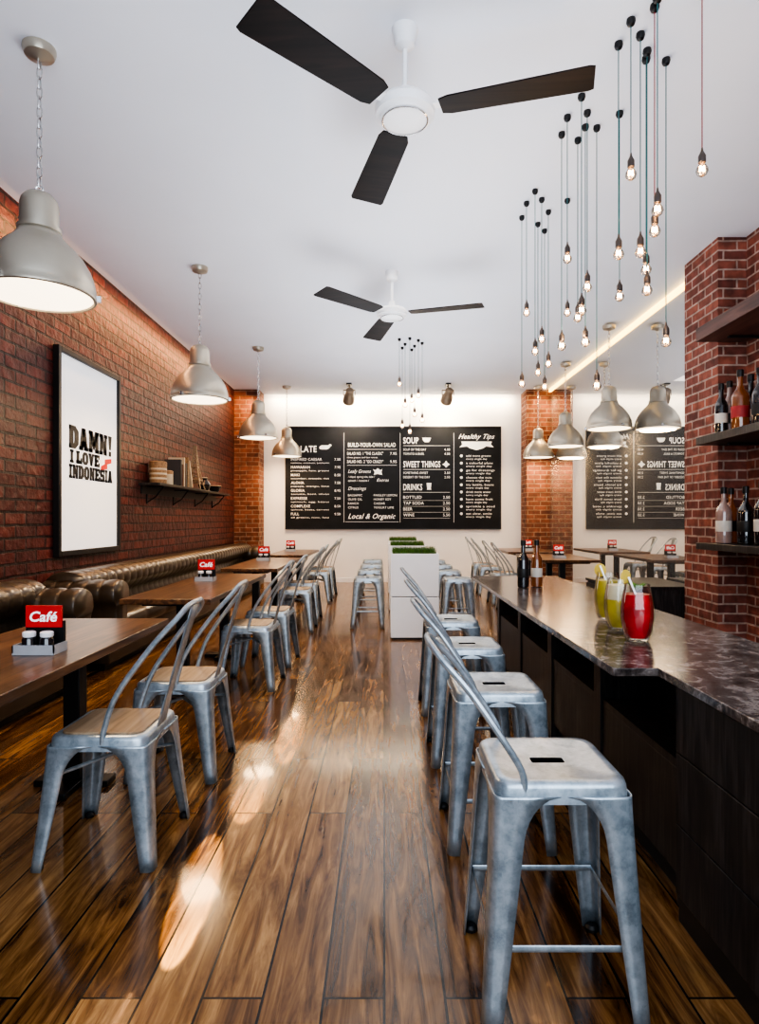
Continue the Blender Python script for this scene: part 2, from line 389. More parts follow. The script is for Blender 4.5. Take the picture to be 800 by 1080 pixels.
def shape(bm, x, y, pts, d0=-0.0405, d1=-0.046):
    X, Z = bpx(x, y); k = BACK/F
    a = [bm.verts.new((X+px*k, d0, Z-py*k)) for px, py in pts]; b2 = [bm.verts.new((X+px*k, d1, Z-py*k)) for px, py in pts]
    n = len(pts); bm.faces.new(a); bm.faces.new(list(reversed(b2)))
    for i in range(n): bm.faces.new((a[i], a[(i+1)%n], b2[(i+1)%n], b2[i]))
def circ(r, n=12): return [(r*math.cos(2*PI*k/n), r*math.sin(2*PI*k/n)) for k in range(n)]
bm = bmesh.new()
T(bm, 'SALATE', 308, 477, 6.5, 26, bold=0.02)
rows = ['INSPIRED CAESAR', 'HAWAIIAN', 'MAKI', 'ALOHA', 'GLORIA', 'EXPRESSE', 'COMPLEXE', 'FULL']
prices = ['7.50', '7.95', '8.50', '7.50', '8.95', '7.50', '8.50', '9.50']
subs = ['romaine, croutons, parmesan','pineapple, ham, greens','cucumber, avocado, rice','papaya, mango, lime','tomato, basil, olives','spinach, egg, beans','quinoa, beets, carrots','all greens, nuts, feta']
for i, (a, p) in enumerate(zip(rows, prices)):
    y = 486 + i*8.2
    T(bm, a, 307, y, 2.7, bold=0.004)
    T(bm, p, 359, y, 2.5, align='R')
    T(bm, subs[i], 307, y+3.1, 1.5, 40)
obj('menu_lettering', bm, M['chalk'], bd)
bm = bmesh.new()
T(bm, 'BUILD-YOUR-OWN SALAD', 392, 471.5, 4.2, 50, 'C', bold=0.01)
hl(bm, 366, 418, 474.3)
T(bm, 'SALAD NO. 1 "THE CLASSIC"', 366, 480, 3, 38, bold=0.006); T(bm, '7.95', 418, 480, 2.8, align='R')
T(bm, 'three greens and four extras', 366, 483.4, 1.6, 32)
T(bm, 'SALAD NO. 2 "GO CRAZY"', 366, 488.5, 3, 38, bold=0.006); T(bm, '9.95', 418, 488.5, 2.8, align='R')
hl(bm, 366, 418, 491)
T(bm, 'Leafy Greens', 367, 499, 3.6, 24, shear=0.4)
T(bm, '/ chard, spring mix, kale /', 367, 504, 2.1, 28); T(bm, 'spinach / romaine /', 367, 508, 2.1, 22)
T(bm, 'Extras', 397, 508, 3.1, 13, shear=0.4)
T(bm, 'Dressings', 367, 517, 3.6, 19, shear=0.4)
for i, (a, b3) in enumerate([('BALSAMIC','PARSLEY LEMON'),('OLIVE OIL','HONEY SOY'),('RANCH','CAESAR'),('CITRUS','YOGURT LIME')]):
    T(bm, a, 367, 523.5+i*4.3, 2.2); T(bm, b3, 394, 523.5+i*4.3, 2.2)
obj('menu_lettering', bm, M['chalk'], bd)
bm = bmesh.new()
T(bm, 'Local & Organic', 392, 547, 5.2, 50, 'C', shear=0.4, bold=0.012)
hl(bm, 364, 420, 550.5)
obj('slogan_lettering', bm, M['chalk'], bd)
bm = bmesh.new()
T(bm, 'SOUP', 425, 468, 6.3, 16, bold=0.02)
hl(bm, 425, 474, 470.5)
T(bm, 'SOUP OF THE DAY', 425, 475.5, 2.3, 24); T(bm, '4.50', 474, 475.5, 2.3, align='R')
T(bm, 'TOMATO & BASIL', 425, 480, 2.3, 22); T(bm, '4.50', 474, 480, 2.3, align='R')
T(bm, 'SWEET THINGS', 425, 493, 6.3, 39, bold=0.02)
hl(bm, 425, 474, 495.5)
T(bm, 'SOMETHING SWEET', 425, 500, 2.3, 26); T(bm, '2.50', 474, 500, 2.3, align='R')
T(bm, 'DESSERT OF THE DAY', 425, 504.5, 2.3, 28); T(bm, '2.50', 474, 504.5, 2.3, align='R')
T(bm, 'DRINKS', 425, 517, 6.3, 20, bold=0.02)
hl(bm, 425, 474, 519.5)
for i, (a, p) in enumerate([('BOTTLED','2.50'),('TAP SODA','2.50'),('BEER','2.50'),('WINE','5.50')]):
    y = 526+i*6.2
    T(bm, a, 425, y, 3, bold=0.006); T(bm, p, 474, y, 2.9, align='R')
    hl(bm, 425, 474, y+2, 0.2)
obj('menu_lettering', bm, M['chalk'], bd)
def orn(x, y, pts, name='chalk_ornament'):
    bm = bmesh.new(); shape(bm, x, y, pts); return obj(name, bm, M['chalk'], bd)
orn(343, 473, [(-6,-1.5),(-4,-3),(3,-3),(5,-4.5),(7,-3),(5,-1.5),(4,0),(2,1.2),(-4,1.2),(-6,0.5)])
orn(449, 464, [(-4,-2),(5,-2),(4,1),(2.5,2.5),(-1.5,2.5),(-3,1)])
orn(470, 490, [(-4,0),(-1.5,-1.5),(0,-4),(1.5,-1.5),(4,0),(1.5,1.5),(0,3.5),(-1.5,1.5)])
orn(452, 513, [(-2.5,-3.5),(2.5,-3.5),(1.8,2.5),(2.5,3.5),(-2.5,3.5),(-1.8,2.5)])
orn(398, 498, [(0,-4),(3,-2),(5,-3),(4,0),(5,3),(0,2),(-4,3),(-3,0),(-5,-3),(-2,-2)])
bm = bmesh.new()
T(bm, 'Healthy Tips', 502, 463, 4.8, 38, 'C', shear=0.45, bold=0.012)
obj('tips_heading', bm, M['chalk'], bd)
orn(502, 466, [(-16,0),(16,0),(15,3),(18,6),(10,5),(7,7),(0,9),(-7,7),(-10,5),(-18,6),(-15,3)], 'white_banner')
tips = ['add more greens','a colorful plate','go for dressings','choose the nuts','try lentils, beans','drink more water','have some fruit','sprinkle a seed','eat slow, smile']
for i, s in enumerate(tips):
    y = 482+i*7.6
    orn(486, y-1, circ(1.5, 8), 'bullet')
    bm = bmesh.new(); T(bm, s, 491, y, 2.2, 26+(i*7) % 5); T(bm, 'every single day', 491, y+3.1, 1.8, 22+(i*5) % 6); obj('tip_lettering', bm, M['chalk'], bd)
bm = bmesh.new()
for x in (362.5, 421.5, 478): vl(bm, x, 457, 551)
obj('chalk_lines', bm, M['chalk'], bd)

# ---------------------------------------------------------------- poster on left wall
ps = thing('framed_poster', 'tall white poster in black frame hung on the brick wall', 'poster', (XL, 6.33, 0.96))
bm = bmesh.new()
for a in ((-0.67,-0.62,0,1.93),(0.62,0.67,0,1.93),(-0.62,0.62,0,0.05),(-0.62,0.62,1.88,1.93)):
    bx(bm, 0.003, 0.06, a[0], a[1], a[2], a[3])
obj('frame', bm, M['black'], ps, bevel=0.004)
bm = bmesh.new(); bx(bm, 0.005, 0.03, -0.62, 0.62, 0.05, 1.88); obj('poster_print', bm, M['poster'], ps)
def rc(x0, x1, y0, y1): return [(x0,y0),(x1,y0),(x1,y1),(x0,y1)]
def ringp(o, i):
    n = len(o); return [[o[k], o[(k+1)%n], i[(k+1)%n], i[k]] for k in range(n)]
SLAB = {
 'D': ringp([(0.04,0),(0.66,0),(1.0,0.22),(1.0,0.78),(0.66,1),(0.04,1)], [(0.46,0.24),(0.5,0.24),(0.55,0.35),(0.55,0.65),(0.5,0.76),(0.46,0.76)])+[rc(0,0.2,0,0.18),rc(0,0.2,0.82,1)],
 'O': ringp([(0.25,0),(0.75,0),(1.0,0.22),(1.0,0.78),(0.75,1),(0.25,1),(0.0,0.78),(0.0,0.22)], [(0.46,0.24),(0.54,0.24),(0.58,0.35),(0.58,0.65),(0.54,0.76),(0.46,0.76),(0.42,0.65),(0.42,0.35)]),
 'A': [[(0.02,0),(0.42,0),(0.66,1),(0.28,1)],[(0.98,0),(0.55,0),(0.32,1),(0.72,1)],rc(0.25,0.75,0.16,0.42),rc(0,0.46,0,0.17),rc(0.52,1,0,0.17)],
 'V': [[(0.02,1),(0.46,1),(0.68,0),(0.32,0)],[(0.98,1),(0.58,1),(0.34,0),(0.68,0)],rc(0,0.48,0.83,1),rc(0.56,1,0.83,1)],
 'M': [rc(0.04,0.35,0,1),rc(0.64,0.96,0,1),[(0.06,1),(0.4,1),(0.63,0.4),(0.44,0.1)],[(0.94,1),(0.60,1),(0.37,0.4),(0.56,0.1)],rc(0,0.4,0,0.17),rc(0.6,1,0,0.17),rc(0,0.2,0.83,1),rc(0.8,1,0.83,1)],
 'N': [rc(0.06,0.38,0,1),rc(0.62,0.94,0,1),[(0.06,1),(0.45,1),(0.94,0),(0.55,0)],rc(0,0.44,0,0.17),rc(0.56,1,0.83,1),rc(0,0.2,0.83,1)],
 'I': [rc(0.2,0.8,0,1),rc(0.0,1.0,0,0.19),rc(0.0,1.0,0.81,1)],
 'L': [rc(0.06,0.54,0,1),rc(0,1.0,0,0.28),rc(0.72,1.0,0,0.48),rc(0,0.62,0.82,1)],
 'E': [rc(0.06,0.52,0,1),rc(0,1.0,0,0.23),rc(0.08,0.8,0.39,0.61),rc(0,1.0,0.77,1),rc(0.73,1.0,0,0.36),rc(0.73,1.0,0.64,1)],
 'S': [rc(0.12,1.0,0.76,1),rc(0.0,0.46,0.5,0.94),rc(0.08,0.92,0.38,0.62),rc(0.54,1.0,0.06,0.5),rc(0.0,0.88,0,0.24),rc(0.0,0.24,0,0.36),rc(0.76,1.0,0.64,1)],
 '!': [[(0.1,1),(0.9,1),(0.7,0.32),(0.3,0.32)],rc(0.22,0.78,0,0.25)]}
def slab(bm, s, y, z, h, w):
    wid = [0.6 if ch in 'I!' else (0.3 if ch == ' ' else (1.2 if ch == 'M' else 1.0)) for ch in s]
    g = 0.03
    k = w/(sum(wid)+g*(len(s)-1)); x = 0
    for ch, wd in zip(s, wid):
        for poly in SLAB.get(ch, []):
            try: bm.faces.new([bm.verts.new((0.0335, y+x+px*wd*k, z+py*h)) for px, py in poly])
            except Exception: pass
        x += (wd+g)*k
bm = bmesh.new(); slab(bm, 'DAMN!', -0.44, 1.02, 0.22, 0.94); obj('poster_lettering', bm, M['ink'], ps)
bm = bmesh.new(); slab(bm, 'I LOVE', -0.42, 0.882, 0.125, 0.62); obj('poster_lettering', bm, M['ink'], ps)
bm = bmesh.new(); slab(bm, 'INDONESIA', -0.44, 0.735, 0.133, 0.94); obj('poster_lettering', bm, M['ink'], ps)
bm = bmesh.new()
prism(bm, [(0.23,0.90),(0.32,0.93),(0.32,0.98),(0.48,1.0),(0.48,0.95),(0.38,0.93),(0.38,0.88),(0.23,0.86)], 0.0, 0.003, Matrix.Translation((0.031,0,0)) @ Matrix.Rotation(PI/2, 4, 'Z') @ Matrix.Rotation(PI/2, 4, 'X'))
obj('red_emblem', bm, M['red'], ps)

# ---------------------------------------------------------------- metal seats
def rs(hw, r, n=5):
    pts = []
    for cx, cy, a0 in ((1,1,0),(-1,1,90),(-1,-1,180),(1,-1,270)):
        for k in range(n+1):
            a = R(a0+90*k/n); pts.append((cx*(hw-r)+r*math.cos(a), cy*(hw-r)+r*math.sin(a)))
    return pts
def slot_pts(hw):
    out = []
    for x, y in rs(hw-0.055, 0.03):
        a = math.atan2(y, x)
        out.append((0.023*math.cos(a), 0.021*math.sin(a)+max(-0.03, min(0.03, 0.055*math.sin(a)))))
    return out

def seat_bm(hw, h, skirt=0.055, slot=False):
    bm = bmesh.new(); rings = []
    for s, r, z in ((hw-0.055,0.03,h-0.006),(hw-0.03,0.04,h-0.001),(hw-0.012,0.045,h),(hw-0.003,0.05,h-0.006),(hw,0.05,h-0.016),(hw+0.004,0.05,h-skirt),(hw-0.004,0.046,h-skirt),(hw-0.006,0.046,h-0.02)):
        rings.append([bm.verts.new((x,y,z)) for x, y in rs(s, r)])
    for a, b2 in zip(rings, rings[1:]):
        n = len(a)
        for i in range(n): bm.faces.new((a[i], a[(i+1)%n], b2[(i+1)%n], b2[i]))
    if slot:
        ov = [bm.verts.new((x, y, h-0.008)) for x, y in slot_pts(hw)]
        n = len(ov)
        for i in range(n):
            j = (i+1) % n
            bm.faces.new((rings[0][i], rings[0][j], ov[j], ov[i]))
    else:
        bm.faces.new(rings[0]); bm.faces.new(list(reversed(rings[-1])))
    return bm

def leg_bm(sx, sy, hw, fw, h, top=0.035, arch=0.11, wt=0.085, wb=0.045):
    bm = bmesh.new(); rings = []
    H0 = h-top
    ss = [0,0.008,0.018,0.03,0.045,0.062,0.085,0.11]
    L = ss+[arch+(H0-arch)*k/7 for k in range(1,8)]
    for s in L:
        t = min(1, s/H0)
        c = hw+0.003+(fw-hw)*(t**1.15)
        w = wb+(wt-wb)*(1-t)
        if s < arch:
            u = 1-s/arch; w = w+(hw-0.005-w)*(1-math.sqrt(max(0,1-u*u)))
        r = 0.018
        z = H0-s
        pl = [(c-w, c),(c-w*0.6, c+0.002*(1-t)),(c-r, c),(c-0.3*r, c-0.3*r),(c, c-r),(c+0.002*(1-t), c-w*0.6),(c, c-w)]
        rings.append([bm.verts.new((sx*x, sy*y, z)) for x, y in pl])
    for a, b2 in zip(rings, rings[1:]):
        for i in range(len(a)-1): bm.faces.new((a[i], a[i+1], b2[i+1], b2[i]))
    return bm

def foot_bm(sx, sy, fw):
    bm = bmesh.new(); c = fw-0.019
    lathe(bm, [(0.012,0.0),(0.02,0.002),(0.021,0.012),(0.014,0.02)], 10, (sx*c, sy*c, 0)); return bm

def make_seat_thing(name, label, cat, hw, h, fw, back=None, foot=False, wood=True):
    t = thing(name, label, cat)
    obj('seat', seat_bm(hw, h, slot=not wood), M['galv'], t, ang=50)
    if wood:
        bm = bmesh.new(); prism(bm, rs(hw-0.03, 0.04), h-0.004, h+0.006); obj('seat_pad', bm, M['tanseat'], t, bevel=0.003, label='tan seat pad')
    else:
        bm = bmesh.new(); sp = slot_pts(hw)
        a = [bm.verts.new((x*1.02, y*1.02, h-0.0078)) for x, y in sp]; b2 = [bm.verts.new((x*1.02, y*1.02, h-0.03)) for x, y in sp]
        n = len(a)
        for i in range(n): bm.faces.new((a[i], a[(i+1)%n], b2[(i+1)%n], b2[i]))
        bm.faces.new(b2)
        obj('handle_slot', bm, M['void'], t, label='dark oval grip slot')
    for sx in (-1,1):
        for sy in (-1,1):
            lg = obj('leg', leg_bm(sx, sy, hw, fw, h), M['galv'], t, ang=50, solid=0.004)
            obj('foot_cap', foot_bm(sx, sy, fw), M['black'], lg)
    bm = bmesh.new()
    if foot:
        z = 0.2; tt = (h-0.035-z)/(h-0.035); c = hw+(fw-hw)*tt**1.15-0.01
        for s in (-1,1):
            tube(bm, [(-c, s*c, z),(c, s*c, z)], 0.006, 6, sx=1.5, sy=0.5); tube(bm, [(s*c, -c, z),(s*c, c, z)], 0.006, 6, sx=1.5, sy=0.5)
        obj('footrest', bm, M['galv'], t)
    else:
        z = h*0.68; c = hw+(fw-hw)*0.25-0.012
        tube(bm, [(-c,-c,z),(0,0,z+0.03),(c,c,z)], 0.008, 6); tube(bm, [(-c,c,z),(0,0,z+0.03),(c,-c,z)], 0.008, 6)
        obj('cross_brace', bm, M['galv'], t)
    if back:
        bh, by, ay = back
        w = hw-0.008
        p = [(w,ay,h-0.03),(w+0.004,ay-0.01,h+0.03),(w+0.01,ay-0.06,h+bh*0.33),(w+0.0,ay-(by+ay)*0.62,h+bh*0.68),(w-0.03,-by+0.02,h+bh*0.9),(w-0.09,-by-0.005,h+bh*0.985),(0,-by-0.012,h+bh)]
        q = [(-x,y,z) for x, y, z in reversed(p[:-1])]
        bm = bmesh.new(); tube(bm, catmull(p+q, 5), 0.011 if wood else 0.009, 8); obj('back_frame', bm, M['galv'], t)
        if back[0] > 0.4:
            bm = bmesh.new(); rings = []
            for k in range(9):
                u = k/8; z = h-0.01+(bh-0.005)*u
                y = -hw+0.005+(-by+hw-0.012)*(u**1.1); ww = 0.05-0.012*math.sin(u*PI)+0.004*u
                rings.append([bm.verts.new((x, y, z)) for x in (-ww,-ww*0.35,0,ww*0.35,ww)])
            for a, b2 in zip(rings, rings[1:]):
                for i in range(4): bm.faces.new((a[i],a[i+1],b2[i+1],b2[i]))
            obj('back_splat', bm, M['galv'], t, solid=0.004)
    return t

chair = make_seat_thing('metal_chair', 'galvanised metal cafe chair nearest the camera, at first table', 'chair', 0.185, 0.485, 0.225, back=(0.485, 0.31, -0.02))
G = 'metal chairs along the left tables'
left = [(2.53, 'galvanised metal cafe chair nearest the camera, at first table'),
        (3.3, 'second galvanised chair from the camera, behind the nearest chair at the first table'),
        (4.95, 'galvanised chair at the near end of the second wooden table'),
        (5.72, 'galvanised chair at the far end of the second wooden table'),
        (7.4, 'galvanised chair at the near end of the third wooden table'),
        (8.2, 'galvanised chair at the far end of the third wooden table'),
        (9.9, 'galvanised chair at the near end of the fourth, farthest left table'),
        (10.75, 'farthest galvanised chair on the left, last before the back wall')]
for i, (y, l) in enumerate(left):
    dx = random.uniform(0.0, 0.04) if i > 1 else 0
    rz = PI/2 + (random.uniform(-0.07, 0.07) if i > 1 else 0)
    if i == 0:
        chair.location = (-1.08, y, 0); chair.rotation_euler = (0,0,rz); chair['group'] = G
    else: dup(chair, (-1.06+dx, y, 0), rz, l, G)
for y, l in ((8.9, 'galvanised chair at near end of the table by the mirror, behind the bar end'),
             (9.7, 'second galvanised chair at the table beside the mirror'),
             (10.95, 'galvanised chair at near end of the farthest table by the mirror'),
             (11.75, 'farthest galvanised chair on the mirror side, by the back wall')):
    dup(chair, (1.85, y, 0), -PI/2+random.uniform(-0.06,0.06), l, 'metal chairs by the mirror tables')
stool = make_seat_thing('bar_stool', 'galvanised bar stool nearest the camera in front of the bar', 'bar stool', 0.175, 0.62, 0.21, back=(0.34, 0.33, -0.1), foot=True, wood=False)
stool.location = (0.465, 1.79, 0); stool.rotation_euler = (0,0,-PI/2); stool['group'] = 'bar stools with low backs'
for y, l in ((2.63, 'second bar stool from the camera along the bar'), (3.48, 'third bar stool from the camera along the bar'), (4.34, 'farthest of the four low backed stools along the bar')):
    dup(stool, (0.46, y, 0), -PI/2, l, 'bar stools with low backs')
Ls = ['nearest', 'second', 'third', 'farthest']
bst = make_seat_thing('backless_stool', 'backless galvanised stool left of the white planters, nearest of its row', 'stool', 0.165, 0.6, 0.2, foot=True, wood=False)
bst.location = (-0.2, 7.65, 0); bst['group'] = 'backless stools beside the planters'
for i, y in enumerate((7.65, 8.75, 9.85, 10.95)):
    if i: dup(bst, (-0.2, y, 0), 0, 'backless galvanised stool left of the white planters, %s of its row' % Ls[i], 'backless stools beside the planters')
    dup(bst, (0.88, y-0.1, 0), 0, 'backless galvanised stool right of the white planters, %s of its row' % Ls[i], 'backless stools beside the planters')

# ---------------------------------------------------------------- tables
def make_table(name, label, x0, x1, y0, y1, group):
    cx, cy = (x0+x1)/2, (y0+y1)/2
    t = thing(name, label, 'table', (cx, cy, 0), 0, group)
    w, l = (x1-x0)/2, (y1-y0)/2
    bm = bmesh.new(); bx(bm, -w, w, -l, l, 0.712, 0.75); obj('table_top', bm, M['table'], t, bevel=0.004)
    bm = bmesh.new(); bx(bm, -w+0.12, w-0.12, -l+0.1, l-0.1, 0.69, 0.712); obj('top_support', bm, M['black'], t)
    for s in (-1, 1):
        yy = s*(l-0.4)
        bm = bmesh.new(); bx(bm, -0.04, 0.04, yy-0.04, yy+0.04, 0.02, 0.69); obj('post', bm, M['black'], t, bevel=0.004)
        bm = bmesh.new(); bx(bm, -0.18, 0.18, yy-0.05, yy+0.05, 0.0, 0.03); bx(bm, -0.05, 0.05, yy-0.2, yy+0.2, 0.0, 0.03); obj('base', bm, M['black'], t, bevel=0.004)
    return t
GT = 'wooden tables along the left sofa'
make_table('cafe_table', 'nearest wooden table at left edge, with the closest two chairs', -1.85, -1.2, 1.55, 3.49, GT)
make_table('cafe_table', 'second wooden table from the camera beside the long sofa', -1.83, -1.2, 4.32, 6.35, GT)
make_table('cafe_table', 'third wooden table from the camera beside the long sofa', -1.83, -1.2, 7.0, 9.05, GT)
make_table('cafe_table', 'fourth and farthest wooden table along the long sofa', -1.83, -1.2, 9.7, 11.5, GT)
make_table('cafe_table', 'nearer wooden table beside the wall mirror', 2.1, 2.95, 8.5, 10.0, 'tables by the mirror')
make_table('cafe_table', 'farther wooden table beside the wall mirror', 2.1, 2.95, 10.6, 12.1, 'tables by the mirror')

# ---------------------------------------------------------------- sofas
def lobed(bm, prof, cen, y0, y1, wch, amt, axis='Y', seg=10):
    n = max(1, round((y1-y0)/wch)); wch = (y1-y0)/n; rings = []
    for i in range(n*seg+1):
        y = y0+(y1-y0)*i/(n*seg)
        k = 1-amt*(1-abs(math.sin(PI*(y-y0)/wch))**0.6)
        if i in (0, n*seg): k = 1-amt
        ring = []
        for a, z in prof:
            A = cen[0]+(a-cen[0])*k; Z = cen[1]+(z-cen[1])*k
            ring.append(bm.verts.new((A, y, Z) if axis == 'Y' else (y, A, Z)))
        rings.append(ring)
    m = len(prof)
    for a, b2 in zip(rings, rings[1:]):
        for i in range(m): bm.faces.new((a[i], a[(i+1)%m], b2[(i+1)%m], b2[i]))
    bm.faces.new(rings[0]); bm.faces.new(list(reversed(rings[-1])))
def smoothprof(p, n=5): return [(v.x, v.y) for v in catmull([(a,b3,0) for a,b3 in p], n, closed=True)]
back_prof = smoothprof([(0.31,0.38),(0.28,0.55),(0.35,0.62),(0.41,0.70),(0.39,0.80),(0.26,0.85),(0.09,0.82),(0.02,0.7),(0.03,0.38)])
seat_prof = smoothprof([(0.24,0.3),(0.24,0.44),(0.4,0.475),(0.6,0.465),(0.685,0.42),(0.68,0.32),(0.6,0.28),(0.4,0.28)])
arm_prof = smoothprof([(-0.11,0.28),(-0.11,0.52),(-0.16,0.62),(-0.13,0.73),(0,0.78),(0.13,0.73),(0.16,0.62),(0.11,0.52),(0.11,0.28)])
def make_sofa(label, y0, y1, arms):
    t = thing('leather_sofa', label, 'sofa', (XL+0.01, y0, 0))
    L = y1-y0
    a0 = 0.28 if 'near' in arms else 0; a1 = L-(0.28 if 'far' in arms else 0)
    bm = bmesh.new(); bx(bm, 0.05, 0.64, 0.05, L-0.05, 0.06, 0.31); obj('base', bm, M['leather'], t, bevel=0.01)
    bm = bmesh.new(); bx(bm, 0.1, 0.58, 0.1, L-0.1, 0, 0.06); obj('plinth', bm, M['black'], t)
    bm = bmesh.new(); lobed(bm, back_prof, (0.2,0.58), 0.0 if not a0 else 0.13, L if 'far' not in arms else L-0.13, 0.16, 0.06); obj('backrest', bm, M['leather'], t, ang=80)
    bm = bmesh.new(); lobed(bm, seat_prof, (0.45,0.36), a0, a1, 0.55, 0.05); obj('seat_cushion', bm, M['leather'], t, ang=80)
    for w, yy in (('near', 0.17), ('far', L-0.17)):
        if w in arms:
            bm = bmesh.new(); lobed(bm, [(a+yy, z) for a, z in arm_prof], (yy, 0.5), 0.04, 0.7, 0.13, 0.05, axis='X'); obj('armrest', bm, M['leather'], t, ang=80)
make_sofa('near dark leather sofa at left edge, behind the first table', 0.9, 4.95, ('far',))
make_sofa('long dark leather sofa with padded channels running along the brick wall', 5.3, 12.3, ('near', 'far'))

# ---------------------------------------------------------------- bar
CT = 0.806
bb = thing('bar_counter', 'dark wood bar with open cubbies under the stone top', 'bar counter', (0.9, 0.3, 0))
def bar(bm, x0,x1,y0,y1,z0,z1): bx(bm, x0-0.9, x1-0.9, y0-0.3, y1-0.3, z0, z1)
bm = bmesh.new(); bar(bm, 0.965, 1.48, 0.3, 2.03, 0.0, CT-0.037); bar(bm, 1.2, 1.48, 2.03, 5.42, 0, CT-0.037); obj('body', bm, M['darkwood'], bb)
for (ya, yb) in ((0.3, 0.875), (0.88, 1.452), (1.457, 2.03)):
    for z0, z1 in ((0.09, 0.316), (0.321, 0.546), (0.551, 0.768)):
        bm = bmesh.new(); bar(bm, 0.945, 0.965, ya, yb, z0, z1); obj('front_panel', bm, M['darkwood'], bb, bevel=0.002)
bm = bmesh.new(); bar(bm, 0.955, 0.965, 0.3, 2.03, 0.0, 0.085); bar(bm, 1.03, 1.04, 2.05, 5.4, 0, 0.085); obj('plinth', bm, M['black'], bb)
for y in (2.03, 2.87, 3.71, 4.55, 5.39):
    bm = bmesh.new(); bar(bm, 0.99, 1.2, y, y+0.09, 0.0, CT-0.037); obj('divider', bm, M['darkwood'], bb, bevel=0.002)
for ya in (2.12, 2.96, 3.8, 4.64):
    bm = bmesh.new(); bar(bm, 1.0, 1.2, ya, ya+0.75, 0.45, 0.48); obj('cubby_shelf', bm, M['darkwood'], bb)
    bm = bmesh.new(); bar(bm, 1.0, 1.02, ya, ya+0.75, 0.09, 0.45); obj('lower_panel', bm, M['darkwood'], bb, bevel=0.0015)
bm = bmesh.new(); prism(bm, [(0.76,2.08),(0.76,5.44),(0.8,5.5),(1.5,5.5),(1.5,0.25),(0.91,0.25),(0.91,2.08)], CT-0.028, CT)
tag(obj('stone_countertop', bm, M['stone'], bevel=0.003), 'glossy grey brown mottled stone top of the long bar', 'countertop')
cb = thing('low_cabinet', 'low dark cabinet between the brick pillar and mirror tables', 'cabinet', (2.8, 6.95, 0))
bm = bmesh.new(); bx(bm, -0.38, 0.42, -0.5, 0.5, 0.06, 0.58); obj('body', bm, M['darkwood'], cb, bevel=0.004)
bm = bmesh.new(); bx(bm, -0.4, 0.44, -0.52, 0.52, 0.58, 0.61); obj('cabinet_top', bm, M['darkwood'], cb, bevel=0.003)
for s in (-1, 1):
    bm = bmesh.new(); bx(bm, -0.4, -0.38, s*0.25-0.235, s*0.25+0.235, 0.09, 0.56); dd = obj('door', bm, M['darkwood'], cb, bevel=0.003)
    bm = bmesh.new(); lathe(bm, [(0.004,0),(0.012,0.008),(0.012,0.018),(0.0,0.024)], 10, (-0.4, s*0.04, 0.35), Matrix.Rotation(-PI/2, 4, 'Y')); obj('knob', bm, M['steel'], dd)
bm = bmesh.new(); bx(bm, -0.35, 0.4, -0.48, 0.48, 0, 0.06); obj('plinth', bm, M['black'], cb)

# ---------------------------------------------------------------- planters
def make_planter():
    t = thing('grass_planter', 'front white box planter with clipped green grass', 'planter', (0.33, 7.03, 0), 0, 'white planters down the aisle')
    bm = bmesh.new(); w = 0.262
    bx(bm, -w, w, -w, w, 0.02, 0.46); obj('lower_box', bm, M['planter'], t, bevel=0.006)
    bm = bmesh.new(); ring = []
    for (a, z) in ((w,0.468),(w,0.93),(w-0.025,0.93),(w-0.025,0.86)):
        ring.append([bm.verts.new((sx*a, sy*a, z)) for sx, sy in ((-1,-1),(1,-1),(1,1),(-1,1))])
    for a, b2 in zip(ring, ring[1:]):
        for i in range(4): bm.faces.new((a[i],a[(i+1)%4],b2[(i+1)%4],b2[i]))
    bm.faces.new(ring[0])
    obj('upper_box', bm, M['planter'], t, bevel=0.004)
    bm = bmesh.new(); bx(bm, -w+0.02, w-0.02, -w+0.02, w-0.02, 0, 0.02); bx(bm, -w+0.015, w-0.015, -w+0.015, w-0.015, 0.455, 0.47); obj('recess', bm, M['black'], t)
    bm = bmesh.new(); bx(bm, -w+0.026, w-0.026, -w+0.026, w-0.026, 0.84, 0.905); obj('soil', bm, M['soil'], t)
    bm = bmesh.new()
    for k in range(2600):
        x, y = random.uniform(-w+0.03, w-0.03), random.uniform(-w+0.03, w-0.03)
        hh = random.uniform(0.06, 0.11); a = random.uniform(0, PI); dx, dy = 0.003*math.cos(a), 0.003*math.sin(a)
        lx, ly = random.uniform(-0.02,0.02), random.uniform(-0.02,0.02)
        bm.faces.new([bm.verts.new(p) for p in ((x-dx,y-dy,0.9),(x+dx,y+dy,0.9),(x+lx,y+ly,0.9+hh))])
    g = obj('grass', bm, M['grass'], t); g['kind'] = 'stuff'
    return t
pl = make_planter()
dup(pl, (0.33, 9.1, 0), 0, 'middle white box planter with grass, behind the front planter')
dup(pl, (0.33, 11.2, 0), 0, 'rearmost white box planter with grass, nearest the chalkboard')

